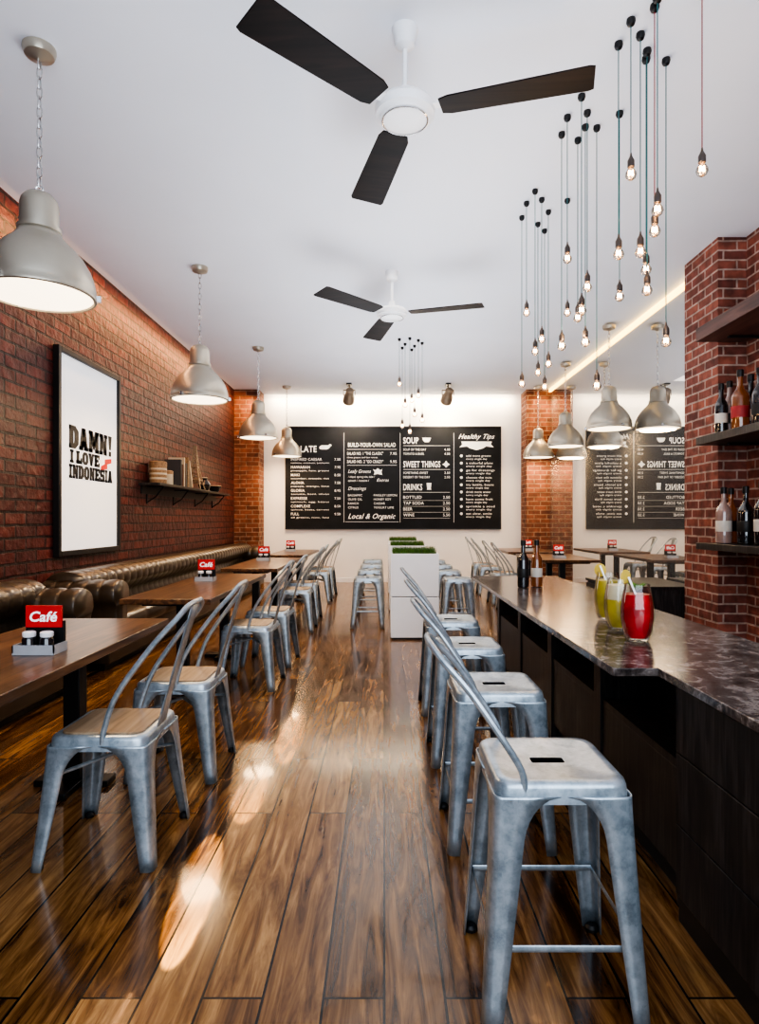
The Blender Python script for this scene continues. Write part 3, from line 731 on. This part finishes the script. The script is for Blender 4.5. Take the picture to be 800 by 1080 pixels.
# ---------------------------------------------------------------- dome pendants
def chain_bm(z0, z1):
    bm = bmesh.new(); pitch = 0.052; n = max(2, int((z1-z0)/pitch)); pitch = (z1-z0)/n
    for i in range(n):
        zc = z0+pitch*(i+0.5); pts = []
        for k in range(10):
            a = 2*PI*k/10; u = 0.014*math.cos(a); v = (pitch*0.5+0.008)*math.sin(a)
            pts.append((u,0,zc+v) if i % 2 else (0,u,zc+v))
        tube(bm, pts, 0.0038, 5, closed=True)
    return bm
def make_pendant(loc, label, group):
    zr = loc[2]
    t = thing('dome_pendant_lamp', label, 'pendant lamp', loc, 0, group)
    bm = bmesh.new()
    prof = [(0.276,0.0),(0.288,0.003),(0.29,0.012),(0.284,0.02),(0.286,0.05),(0.277,0.1),(0.255,0.16),(0.222,0.215),(0.18,0.265),(0.142,0.3),(0.117,0.33),(0.104,0.36)]
    lathe(bm, prof, 40, cap=False); obj('shade', bm, M['lampmetal'], t, ang=60, solid=0.004)
    bm = bmesh.new(); lathe(bm, [(0.27,0.006),(0.27,0.05),(0.24,0.15),(0.165,0.255),(0.1,0.33),(0.0,0.335)], 32, cap=False); obj('inner_lining', bm, M['lampinner'], t, ang=60)
    bm = bmesh.new(); lathe(bm, [(0.106,0.35),(0.112,0.355),(0.112,0.375),(0.1,0.38),(0.098,0.5),(0.09,0.53),(0.07,0.555),(0.035,0.57),(0.012,0.575)], 28); obj('cap', bm, M['lampmetal'], t, ang=40)
    bm = bmesh.new(); tube(bm, [(0.02*math.cos(a), 0, 0.59+0.02*math.sin(a)) for a in [2*PI*k/12 for k in range(12)]], 0.005, 6, closed=True); obj('hanging_ring', bm, M['steel'], t)
    bm = bmesh.new(); lathe(bm, [(0.0,-0.004),(0.15,-0.002),(0.25,0.006),(0.274,0.012),(0.0,0.014)], 32, cap=False); obj('diffuser', bm, M['diffuser'], t, ang=60)
    for k in range(3):
        a = 2*PI*k/3+0.35; bm = bmesh.new(); bx(bm, 0.27, 0.31, -0.012, 0.012, 0.002, 0.035, Matrix.Rotation(a, 4, 'Z')); obj('rim_clip', bm, M['steel'], t)
    obj('chain', chain_bm(0.605, CEIL-zr-0.055), M['steel'], t)
    bm = bmesh.new(); z = CEIL-zr
    lathe(bm, [(0.01,z-0.07),(0.03,z-0.06),(0.075,z-0.045),(0.085,z-0.02),(0.085,z)], 24); obj('ceiling_rose', bm, M['lampmetal'], t)
    return t
def light(name, kind, loc, energy, color, **kw):
    l = bpy.data.lights.new(name, kind); l.energy = energy; l.color = color
    for k, v in kw.items(): setattr(l, k, v)
    o = bpy.data.objects.new(name, l); C.objects.link(o); o.location = loc; return o
def aim(o, target):
    o.rotation_euler = (Vector(target)-o.location).to_track_quat('-Z', 'Y').to_euler()
WARM = (1, 0.66, 0.34)
p0 = make_pendant((-1.9, 3.45, 2.53), 'largest grey dome pendant lamp at the upper left, nearest the camera', 'dome pendants over the left tables')
for y, l in ((6.45, 'second grey dome pendant lamp from the camera above the left tables'), (9.45, 'third grey dome pendant lamp from the camera above the left tables'), (12.2, 'farthest grey dome pendant lamp on the left, in front of the chalkboard')):
    dup(p0, (-1.9, y, 2.53), 0.3*y, l)
for y, l in ((8.3, 'nearest grey dome pendant lamp hanging beside the mirror'), (10.3, 'middle grey dome pendant lamp hanging beside the mirror'), (12.12, 'farthest grey dome pendant lamp beside the mirror, by the brick column')):
    dup(p0, (2.98, y, 2.5), 0.3*y, l, 'dome pendants beside the mirror')
for y in (3.45, 6.45, 9.45, 12.2): light('pendant_light', 'AREA', (-1.9, y, 2.515), 30, WARM, shape='DISK', size=0.45)
for y in (8.3, 10.3, 12.12): light('pendant_light', 'AREA', (2.98, y, 2.485), 20, WARM, shape='DISK', size=0.45)

# ---------------------------------------------------------------- ceiling fans
def make_fan(loc, label):
    t = thing('ceiling_fan', label, 'ceiling fan', loc, 0, 'three bladed ceiling fans')
    z = CEIL-loc[2]
    bm = bmesh.new(); lathe(bm, [(0.02,z-0.11),(0.05,z-0.09),(0.065,z-0.03),(0.07,z)], 24); obj('canopy', bm, M['whiteplastic'], t)
    bm = bmesh.new(); tube(bm, [(0,0,0.09),(0,0,z-0.09)], 0.014, 12); obj('rod', bm, M['whiteplastic'], t)
    bm = bmesh.new(); lathe(bm, [(0.0,-0.055),(0.1,-0.05),(0.13,-0.04),(0.135,-0.03),(0.155,-0.02),(0.16,0.02),(0.14,0.045),(0.06,0.06),(0.035,0.09),(0.03,0.13),(0.014,0.135)], 40); obj('motor', bm, M['whiteplastic'], t, ang=40)
    bm = bmesh.new(); tube(bm, [(0.12*math.cos(2*PI*k/32), 0.12*math.sin(2*PI*k/32), -0.047) for k in range(32)], 0.004, 6, closed=True); obj('trim_ring', bm, M['steel'], t)
    for a in (-16, -136, 104):
        mt = Matrix.Rotation(R(a), 4, 'Z') @ Matrix.Rotation(R(7), 4, 'X')
        bm = bmesh.new(); o = [(0.19,-0.07),(0.24,-0.088),(0.6,-0.1),(0.93,-0.11),(0.955,-0.1),(0.955,0.1),(0.93,0.11),(0.6,0.1),(0.24,0.088),(0.19,0.07)]
        prism(bm, o, -0.004, 0.004, mt); bl = obj('blade', bm, M['bladewood'], t, bevel=0.002)
        bm = bmesh.new(); prism(bm, [(0.12,-0.025),(0.2,-0.03),(0.26,-0.045),(0.26,0.045),(0.2,0.03),(0.12,0.025)], 0.004, 0.01, mt); obj('blade_bracket', bm, M['whiteplastic'], bl)
    return t
f0 = make_fan((0.11, 3.32, 3.46), 'large near ceiling fan with white motor and dark blades at the top')
dup(f0, (0.08, 6.57, 3.46), 0, 'smaller looking far ceiling fan with dark blades, mid ceiling')

# ---------------------------------------------------------------- bare bulb pendants
def make_bulb(loc, length, red, label, group, s=1.0):
    t = thing('bare_bulb_pendant', label, 'pendant bulb', loc, 0, group)
    bm = bmesh.new(); lathe(bm, [(r*s, z*s) for r, z in [(0.0,0),(0.012,0.002),(0.023,0.01),(0.029,0.025),(0.027,0.038),(0.02,0.05),(0.014,0.06),(0.013,0.07)]], 14, cap=False); obj('bulb', bm, M['bulb'], t, ang=60)
    bm = bmesh.new(); tube(bm, [Vector(p)*s for p in [(-0.008,0,0.05),(-0.01,0,0.026),(0,0,0.034),(0.01,0,0.026),(0.008,0,0.05)]], 0.005*s, 5); obj('filament', bm, M['filament'], t)
    bm = bmesh.new(); lathe(bm, [(r*s, z*s) for r, z in [(0.015,0.065),(0.018,0.068),(0.018,0.1),(0.013,0.11),(0.006,0.125),(0.004,0.14)]], 12); obj('socket', bm, M['socket'], t)
    bm = bmesh.new(); tube(bm, [(0,0,0.135*s),(0,0,length-0.02)], 0.003, 5); obj('wire', bm, M['wirered' if red else 'wire'], t)
    bm = bmesh.new(); lathe(bm, [(0.006,length-0.04),(0.018,length-0.032),(0.024,length-0.016),(0.022,length)], 12); obj('ceiling_cup', bm, M['black'], t)
clA = [(555,334,213),(564,375,200),(571,362,209),(578,388,222),(550,409,228),(567,397,235),(574,412,242)]
clB = [(598,278,122),(592,370,140),(613,333,100),(619,308,117),(609,340,146),(617,366,132),(629,412,133),(598,334,210)]
clC = [(653,318,118),(665,190,20),(652,274,45),(675,272,35),(682,312,52),(690,250,5),(693,228,-5),(702,366,62),(740,186,-10),(681,290,60)]
nths = ['highest', 'second highest', 'third highest', 'fourth highest', 'fifth highest', 'sixth highest', 'seventh highest', 'eighth highest', 'ninth highest']
for cl, nm, place in ((clA, 'bulb cluster above the far end of the bar', 'farthest cluster above the bar'), (clB, 'bulb cluster above the middle of the bar', 'middle cluster above the bar'), (clC, 'bulb cluster above the near end of the bar', 'near cluster at upper right')):
    order = sorted(cl, key=lambda q: q[1])
    for q in cl:
        x, yb, yc = q
        d = (CEIL-H)*F/(CY-yc)
        X = (x-CX)*d/F; Z = H+(CY-yb)*d/F
        rank = order.index(q)
        nth = 'lowest' if rank == len(cl)-1 else nths[rank]
        make_bulb((X, d, Z), CEIL-Z, cl is clC and x in (690, 740), 'bare hanging bulb, %s of the %s' % (nth, place), nm, 1.0)
small = [(421,408,357),(427,430,362),(432,458,356),(437,440,364),(441,420,358),(445,446,361),(424,452,366),(434,425,368)]
order = sorted(small, key=lambda q: q[1])
for q in small:
    x, yb, yc = q
    d = (CEIL-H)*F/(CY-yc); Z = H+(CY-yb)*d/F; rk = order.index(q)
    make_bulb(((x-CX)*d/F, d, Z), CEIL-Z, False, 'small hanging bulb, %s of the cluster above the planters' % ('lowest' if rk == 7 else nths[rk]), 'bulb cluster above the planters', 1.15)
for (x, y, z) in ((1.25, 5.1, 2.35), (1.25, 4.1, 2.5), (1.3, 3.0, 2.6)): light('bulb_cluster_light', 'POINT', (x, y, z), 7, WARM, shadow_soft_size=0.04)

# ---------------------------------------------------------------- spotlights near the chalkboard
def make_spot(x, label):
    t = thing('ceiling_spotlight', label, 'spotlight', (x, 12.0, CEIL), 0, 'spotlights aimed at the chalkboard')
    bm = bmesh.new(); bx(bm, -0.05, 0.05, -0.12, 0.12, -0.03, 0); obj('mounting_plate', bm, M['black'], t, bevel=0.004)
    bm = bmesh.new(); tube(bm, [(0,0,-0.03),(0,0,-0.12)], 0.014, 8); tube(bm, [(-0.11,0,-0.22),(-0.11,0,-0.12),(0.11,0,-0.12),(0.11,0,-0.22)], 0.012, 6); obj('bracket', bm, M['bronze'], t)
    mt = Matrix.Translation((0,0,-0.22)) @ Matrix.Rotation(R(15), 4, 'Y') @ Matrix.Rotation(R(-125), 4, 'X') @ Matrix.Scale(1.25, 4)
    bm = bmesh.new(); lathe(bm, [(0.04,-0.13),(0.06,-0.11),(0.065,0.0),(0.085,0.03),(0.09,0.13),(0.08,0.13),(0.07,0.06),(0.0,0.055)], 24, mtx=mt); obj('lamp_head', bm, M['bronze'], t)
    bm = bmesh.new(); lathe(bm, [(0.0,0.1),(0.078,0.1)], 20, mtx=mt, cap=False); obj('lens', bm, M['diffuser'], t)
    l = light('spot_light', 'SPOT', (x, 12.2, CEIL-0.35), 110, (1, 0.82, 0.58), spot_size=R(120), spot_blend=0.9, shadow_soft_size=0.05); aim(l, (x, 13.0, 2.9))
make_spot(-0.67, 'bronze ceiling spotlight left of centre, above the chalkboard')
make_spot(1.22, 'bronze ceiling spotlight right of centre, above the chalkboard')

# ---------------------------------------------------------------- table caddies and jars
def make_caddy(loc, where):
    t = thing('menu_caddy', 'red cafe card and small tray %s' % where, 'menu caddy', loc, 0, 'red card caddies')
    bm = bmesh.new(); bx(bm, -0.085, 0.085, -0.05, 0.06, 0, 0.008)
    for a in ((-0.085,0.085,-0.05,-0.045),(-0.085,-0.08,-0.05,0.06),(0.08,0.085,-0.05,0.06)): bx(bm, a[0],a[1],a[2],a[3],0.008,0.04)
    obj('tray', bm, M['tray'], t)
    bm = bmesh.new(); bx(bm, -0.08, 0.08, 0.04, 0.055, 0.008, 0.125); obj('card_stand', bm, M['black'], t)
    bm = bmesh.new(); bx(bm, -0.075, 0.075, 0.03, 0.04, 0.1, 0.19); cd = obj('card', bm, M['red'], t, label='red card reading Café')
    bm = bmesh.new(); text_into(bm, 'Café', Matrix.Translation((0, 0.0285, 0.125)) @ Matrix.Rotation(PI/2, 4, 'X'), 0.04, 0.115, 'C', 0.02, 0.2); obj('card_lettering', bm, M['poster'], cd)
    for s, n in ((-1, 'left'), (1, 'right')):
        j = thing('spice_jar', '%s of two small dark jars in the tray %s' % (n, where), 'jar', (loc[0]+s*0.036, loc[1]-0.012, loc[2]+0.009), 0, 'jars %s' % where)
        bm = bmesh.new(); lathe(bm, [(0.024,0),(0.028,0.004),(0.028,0.05),(0.022,0.06)], 16); obj('jar_body', bm, M['darkglass'], j)
        bm = bmesh.new(); lathe(bm, [(0.024,0.06),(0.026,0.064),(0.026,0.078),(0.02,0.082)], 16); obj('lid', bm, M['whiteplastic'], j)
T0 = 0.751
make_caddy((-1.42, 2.58, T0), 'on the nearest table')
make_caddy((-1.6, 5.6, T0), 'on the second table')
make_caddy((-1.62, 8.4, T0), 'on the third table')
make_caddy((-1.62, 10.8, T0), 'on the farthest left table')
make_caddy((2.5, 8.95, T0), 'on the nearer table beside the mirror')
make_caddy((2.55, 11.1, T0), 'on the farther table beside the mirror')

# ---------------------------------------------------------------- left wall shelf and its things
ws = thing('wall_shelf', 'dark shelf on brackets on the left brick wall', 'shelf', (XL, 9.4, 1.72))
bm = bmesh.new(); bx(bm, 0.0, 0.26, -1.75, 1.75, 0, 0.035); obj('shelf_board', bm, M['darkwood'], ws, bevel=0.003)
bm = bmesh.new(); bx(bm, 0.0, 0.02, -1.7, 1.7, -0.1, 0.0); obj('back_rail', bm, M['black'], ws)
for y in (-1.5, -0.5, 0.5, 1.5):
    bm = bmesh.new(); bx(bm, 0.0, 0.015, y-0.015, y+0.015, -0.22, 0); bx(bm, 0.0, 0.22, y-0.015, y+0.015, -0.012, 0)
    tube(bm, [(0.01,y,-0.2),(0.12,y,-0.13),(0.21,y,-0.01)], 0.009, 6); obj('bracket', bm, M['black'], ws)
SZ = 1.757
def shelf_thing(name, label, cat, y, x=-2.87, rz=0): return thing(name, label, cat, (x, y, SZ), rz)
t = shelf_thing('storage_tin', 'round brown striped tin with lid at near end of the wall shelf', 'tin', 7.95)
bm = bmesh.new(); lathe(bm, [(0.1,0),(0.105,0.01),(0.105,0.24)], 24); obj('tin_body', bm, M['tan'], t)
for zz in (0.05, 0.11, 0.17):
    bm = bmesh.new(); lathe(bm, [(0.1055,zz),(0.1065,zz+0.002),(0.1065,zz+0.022),(0.1055,zz+0.024)], 24, cap=False); obj('stripe', bm, M['cream'], t)
bm = bmesh.new(); lathe(bm, [(0.108,0.22),(0.108,0.27),(0.095,0.28),(0.0,0.282)], 24, cap=False); obj('lid', bm, M['tan'], t)
t = shelf_thing('storage_tin', 'small cream tin beside the larger brown tin on the wall shelf', 'tin', 8.25)
bm = bmesh.new(); lathe(bm, [(0.08,0),(0.085,0.01),(0.085,0.15)], 24); obj('tin_body', bm, M['cream'], t)
bm = bmesh.new(); lathe(bm, [(0.088,0.14),(0.088,0.18),(0.07,0.19),(0.0,0.19)], 24, cap=False); obj('lid', bm, M['tan'], t)
specs = [(8.52, 0.36, 0.05, 'bookblue', 0, 'dark grey upright book, nearest in the shelf row'), (8.59, 0.30, 0.045, 'bookred', 0, 'brown upright book, second in the shelf row'), (8.66, 0.40, 0.05, 'cream', 0, 'cream upright book in the shelf row'), (8.74, 0.33, 0.06, 'bookblue', 0, 'thick dark grey book between cream and tan books'), (8.83, 0.42, 0.05, 'tan', 0, 'tall tan book at far end of the shelf row'), (9.03, 0.40, 0.04, 'cream', 22, 'cream book leaning against the tan book')]
for y, hh, w, c, lean, l in specs:
    t = thing('book', l+' on the left wall', 'book', (-2.87, y, SZ+0.005*(lean > 0)), 0, 'books on the wall shelf')
    t.rotation_euler = (R(lean), 0, 0)
    bm = bmesh.new(); bx(bm, -0.11, 0.11, -w/2, -w/2+0.005, 0, hh); bx(bm, -0.11, 0.11, w/2-0.005, w/2, 0, hh); bx(bm, 0.105, 0.11, -w/2, w/2, 0, hh); obj('cover', bm, M[c], t)
    bm = bmesh.new(); bx(bm, -0.1, 0.104, -w/2+0.006, w/2-0.006, 0.004, hh-0.006); obj('pages', bm, M['poster'], t)
t = shelf_thing('wire_tower', 'tall dark wire lattice tower ornament on the wall shelf', 'ornament', 9.5, x=-2.87)
TH = 0.66
def tw(u): return 0.016+0.1*(1-u)**1.8
for sx in (-1,1):
    for sy in (-1,1):
        bm = bmesh.new(); tube(bm, [(sx*tw(k/10), sy*tw(k/10), 0.006+TH*k/10) for k in range(11)], 0.008, 6); obj('upright', bm, M['bronze'], t)
bm = bmesh.new()
for k in range(0, 10):
    a, b3 = tw(k/10), tw((k+1)/10); z0, z1 = 0.006+TH*k/10, 0.006+TH*(k+1)/10
    for (s1, s2) in (((-1,-1),(1,-1)),((1,-1),(1,1)),((1,1),(-1,1)),((-1,1),(-1,-1))):
        if k > 0:
            tube(bm, [(s1[0]*a, s1[1]*a, z0),(s2[0]*b3, s2[1]*b3, z1)], 0.004, 4); tube(bm, [(s2[0]*a, s2[1]*a, z0),(s1[0]*b3, s1[1]*b3, z1)], 0.004, 4)
        if k in (2, 5): tube(bm, [(s1[0]*a, s1[1]*a, z0),(s2[0]*a, s2[1]*a, z0)], 0.009, 6)
obj('lattice', bm, M['bronze'], t)
t = shelf_thing('ceramic_vase', 'small dark vase beyond the wire tower on the wall shelf', 'vase', 10.0)
bm = bmesh.new(); lathe(bm, [(0.05,0),(0.09,0.06),(0.1,0.1),(0.07,0.15),(0.04,0.18),(0.05,0.21)], 24); obj('vase_body', bm, M['darkglass'], t)
bm = bmesh.new(); tube(bm, [(0.048*math.cos(2*PI*k/20), 0.048*math.sin(2*PI*k/20), 0.21) for k in range(20)], 0.006, 6, closed=True); obj('rim', bm, M['cream'], t)
t = shelf_thing('ceramic_bowl', 'shallow dark bowl at far end of the wall shelf', 'bowl', 10.6)
bm = bmesh.new(); lathe(bm, [(0.04,0),(0.06,0.01),(0.1,0.07),(0.11,0.11),(0.1,0.11),(0.05,0.03),(0.0,0.025)], 24); obj('bowl_body', bm, M['darkglass'], t)
bm = bmesh.new(); tube(bm, [(0.105*math.cos(2*PI*k/24), 0.105*math.sin(2*PI*k/24), 0.11) for k in range(24)], 0.006, 6, closed=True); obj('rim', bm, M['cream'], t)

# ---------------------------------------------------------------- bottles and shelves behind the bar
def make_bottle(loc, mat, lab, label, s=1.0, group=None, fat=1.0):
    t = thing('bottle', label, 'bottle', loc, random.uniform(0, 6), group)
    bm = bmesh.new(); lathe(bm, [((r*s*fat if z < 0.21 else r*s), z*s) for r, z in [(0.03,0),(0.038,0.004),(0.039,0.02),(0.039,0.18),(0.035,0.2),(0.022,0.225),(0.0145,0.245),(0.0135,0.29),(0.016,0.292),(0.016,0.3)]], 24); obj('bottle_body', bm, M[mat], t)
    bm = bmesh.new(); lathe(bm, [(r*s*fat, z*s) for r, z in [(0.0392,0.07),(0.0398,0.072),(0.0398,0.13),(0.0392,0.132)]], 24, cap=False); obj('label_band', bm, M[lab], t)
    bm = bmesh.new(); lathe(bm, [(r*s, z*s) for r, z in [(0.017,0.29),(0.0175,0.3),(0.0175,0.325),(0.015,0.328)]], 16); obj('cap', bm, M['black'], t)
GC = 'bottles on the bar top'
make_bottle((1.01, 4.55, CT+0.001), 'darkglass', 'ink', 'black bottle standing on the bar top', 1.05, GC)
make_bottle((1.12, 4.6, CT+0.001), 'amberglass', 'label', 'amber bottle beside the black bottle on the bar top', 1.05, GC)
def wall_sh(z0, z1, label, mat):
    t = thing('bottle_shelf', label, 'shelf', (3.1, 5.0, z0), 0, 'shelves behind the bar')
    bm = bmesh.new(); bx(bm, -0.24, 0.225, -0.8, 0.75, 0, z1-z0); obj('shelf_board', bm, M[mat], t, bevel=0.004)
    for y in (-0.5, 0.55):
        bm = bmesh.new(); bx(bm, -0.05, 0.225, y-0.015, y+0.015, -0.02, 0); obj('bracket', bm, M['black'], t)
wall_sh(2.93, 3.05, 'thick brown wooden shelf, topmost in front of the brick pillar', 'shelfwood')
wall_sh(1.98, 2.05, 'dark shelf with bottles, middle one in front of the brick pillar', 'darkwood')
wall_sh(1.03, 1.09, 'dark shelf with bottles, lowest in front of the brick pillar', 'darkwood')
GM, GL = 'bottles on the middle shelf', 'bottles on the lowest shelf'
make_bottle((2.96, 5.5, 2.051), 'darkglass', 'label', 'dark pale labelled bottle at left end of the middle shelf', 1.35, GM)
make_bottle((3.03, 5.33, 2.051), 'amberglass', 'labelred', 'stout amber bottle with red label on the middle shelf', 1.6, GM, 1.15)
make_bottle((3.07, 5.12, 2.051), 'darkglass', 'ink', 'dark bottle at right edge of the photo on the middle shelf', 1.5, GM)
make_bottle((3.1, 5.62, 2.051), 'roseglass', 'ink', 'pale bottle behind the others on the middle shelf', 1.5, GM)
make_bottle((3.22, 5.5, 2.051), 'darkglass', 'label', 'dark bottle against the wall at back of the middle shelf', 1.6, GM)
make_bottle((2.96, 5.46, 1.091), 'roseglass', 'label', 'pale bottle at left end of the lowest shelf', 1.5, GL, 1.1)
make_bottle((3.06, 5.3, 1.091), 'darkglass', 'ink', 'black bottle beside the pale bottle on the lowest shelf', 1.5, GL, 1.15)
make_bottle((3.08, 5.1, 1.091), 'darkglass', 'label', 'dark bottle at right edge of the photo on the lowest shelf', 1.6, GL)
make_bottle((3.1, 5.6, 1.091), 'amberglass', 'ink', 'amber bottle behind the others on the lowest shelf', 1.5, GL)

# ---------------------------------------------------------------- drinks
def make_drink(loc, mat, garnish, label, s=1.0, froth=False):
    t = thing('drink_glass', label, 'drink', loc, random.uniform(0,3), 'drinks on the bar top')
    P = [(0.030,0),(0.04,0.003),(0.049,0.03),(0.056,0.08),(0.056,0.12),(0.05,0.16),(0.044,0.19),(0.043,0.2)]
    bm = bmesh.new(); lathe(bm, [(r*s, z*s) for r, z in P+[(0.041,0.2),(0.042,0.19),(0.048,0.16),(0.054,0.12),(0.054,0.08),(0.046,0.03),(0.036,0.012),(0,0.012)]], 28); obj('glass', bm, M['glass'], t, ang=60)
    q = [(0.0,0.013),(0.035,0.013),(0.0455,0.032),(0.0532,0.08),(0.0532,0.12)]+([] if froth else [(0.0485,0.155),(0.0465,0.165)])
    q.append((0, q[-1][1]+0.001)); bm = bmesh.new(); lathe(bm, [(r*s, z*s) for r, z in q], 28, cap=False); obj('liquid', bm, M[mat], t, ang=60)
    if froth:
        bm = bmesh.new(); lathe(bm, [(r*s, z*s) for r, z in [(0.0,0.121),(0.0532,0.121),(0.0475,0.158),(0.0445,0.175),(0.0,0.18)]], 28, cap=False); obj('froth', bm, M['froth'], t, ang=60)
    bm = bmesh.new(); tube(bm, [Vector(p)*s for p in [(-0.02,0,0.1),(0.03,0.01,0.225)]], 0.0035*s, 8); obj('straw', bm, M['poster'], t)
    bm = bmesh.new()
    if garnish == 'lemon':
        mt = Matrix.Translation((0.035*s,0,0.205*s)) @ Matrix.Rotation(PI/2, 4, 'X')
        lathe(bm, [(0,-0.003),(0.026*s,-0.003),(0.028*s,0),(0.026*s,0.003),(0,0.003)], 20, mtx=mt, cap=False); obj('lemon_slice', bm, M['lemon'], t)
    else:
        for k in range(5):
            a = 2*PI*k/5; c, s2 = math.cos(a), math.sin(a)
            pts = [(0.0,0.0,0.175),(0.015,0.01,0.195),(0.035,0,0.205),(0.015,-0.01,0.195)]
            bm.faces.new([bm.verts.new(Vector((x*c-y*s2, x*s2+y*c, z))*s) for x, y, z in pts])
        obj('mint_leaf', bm, M['leaf'], t, solid=0.001)
make_drink((1.10, 3.08, CT+0.001), 'yellowdrink', 'lemon', 'yellow drink in a glass with lemon slice, behind the others', 1.18)
make_drink((1.05, 2.8, CT+0.001), 'yellowdrink', 'lemon', 'layered yellow and cream drink in a glass between the other two', 1.15, True)
make_drink((1.03, 2.55, CT+0.001), 'reddrink', 'mint', 'bright red drink in a glass, nearest of the three', 1.15)

# ---------------------------------------------------------------- lights, world, camera
w = bpy.data.worlds.new('World'); SC.world = w; w.use_nodes = True
bg = w.node_tree.nodes['Background']; bg.inputs[0].default_value = (0.7, 0.82, 1.0, 1); bg.inputs[1].default_value = 0.4
a = light('shop_window_light', 'AREA', (0.6, -1.1, 2.2), 175, (0.8, 0.89, 1.0), shape='RECTANGLE', size=4.4, size_y=2.6); aim(a, (0.6, 6, 2.0))
a = light('ceiling_bounce_light', 'AREA', (0.2, 1.0, 1.5), 45, (0.82, 0.9, 1.0), shape='RECTANGLE', size=2.4, size_y=3.0); a.rotation_euler = (PI, 0, 0)
a = light('aisle_bounce_light', 'AREA', (0.3, 7.4, 1.6), 145, (0.88, 0.93, 1.0), shape='RECTANGLE', size=2.0, size_y=8.0); a.rotation_euler = (PI, 0, 0)
a = light('down_light', 'AREA', (0.3, 8.0, 3.85), 50, (1, 0.93, 0.84), shape='RECTANGLE', size=2.0, size_y=7.0)
# a long thin warm strip lying along the top of the brick wall
a = light('left_cove_light', 'AREA', (-2.72, 8.6, 3.8), 70, (1, 0.5, 0.2), shape='RECTANGLE', size=7.6, size_y=0.06); aim(a, (-3.2, 8.6, 2.9))
a = light('left_corner_fill', 'AREA', (-2.6, 12.2, 3.7), 10, (1, 0.6, 0.28), shape='RECTANGLE', size=0.2, size_y=0.2); aim(a, (-2.8, 12.6, 2.0))  # unseen warm fill added to brighten the left brick column
a = light('right_corner_fill', 'AREA', (3.1, 12.1, 3.7), 14, (1, 0.62, 0.28), shape='RECTANGLE', size=0.2, size_y=0.2); aim(a, (3.0, 12.6, 2.2))  # added fill without a fixture, warms the right brick column
a = light('back_cove_light', 'AREA', (0.15, 12.8, 3.85), 75, (1, 0.8, 0.55), shape='RECTANGLE', size=5.0, size_y=0.1); aim(a, (0.15, 13.1, 3.2))
# low sun through the shop front: narrow flattened beams on the aisle floor
for tgt, size, sx, e in (((-0.66, 2.17, 0), 7.0, 0.28, 8000), ((-0.63, 2.95, 0), 4.0, 0.42, 8000), ((-0.56, 3.75, 0), 4.8, 0.34, 10000)):
    s = light('sun_shaft_light', 'SPOT', (-0.35, -1.0, 2.7), e, (1, 0.8, 0.42), spot_size=R(size), spot_blend=0.06, shadow_soft_size=0.008); aim(s, tgt)
    s.scale = (sx, 1, 1)

cam = bpy.data.cameras.new('camera'); co = bpy.data.objects.new('camera', cam); C.objects.link(co)
co.location = (0, 0, H); co.rotation_euler = (PI/2, 0, 0)
cam.sensor_fit = 'VERTICAL'; cam.sensor_height = 24; cam.lens = F/1080*24
cam.shift_x = -5/1080; cam.shift_y = 8/1080; cam.clip_start = 0.05
SC.camera = co
try:
    SC.view_settings.look = 'AgX - High Contrast'
except Exception as e: print(e)
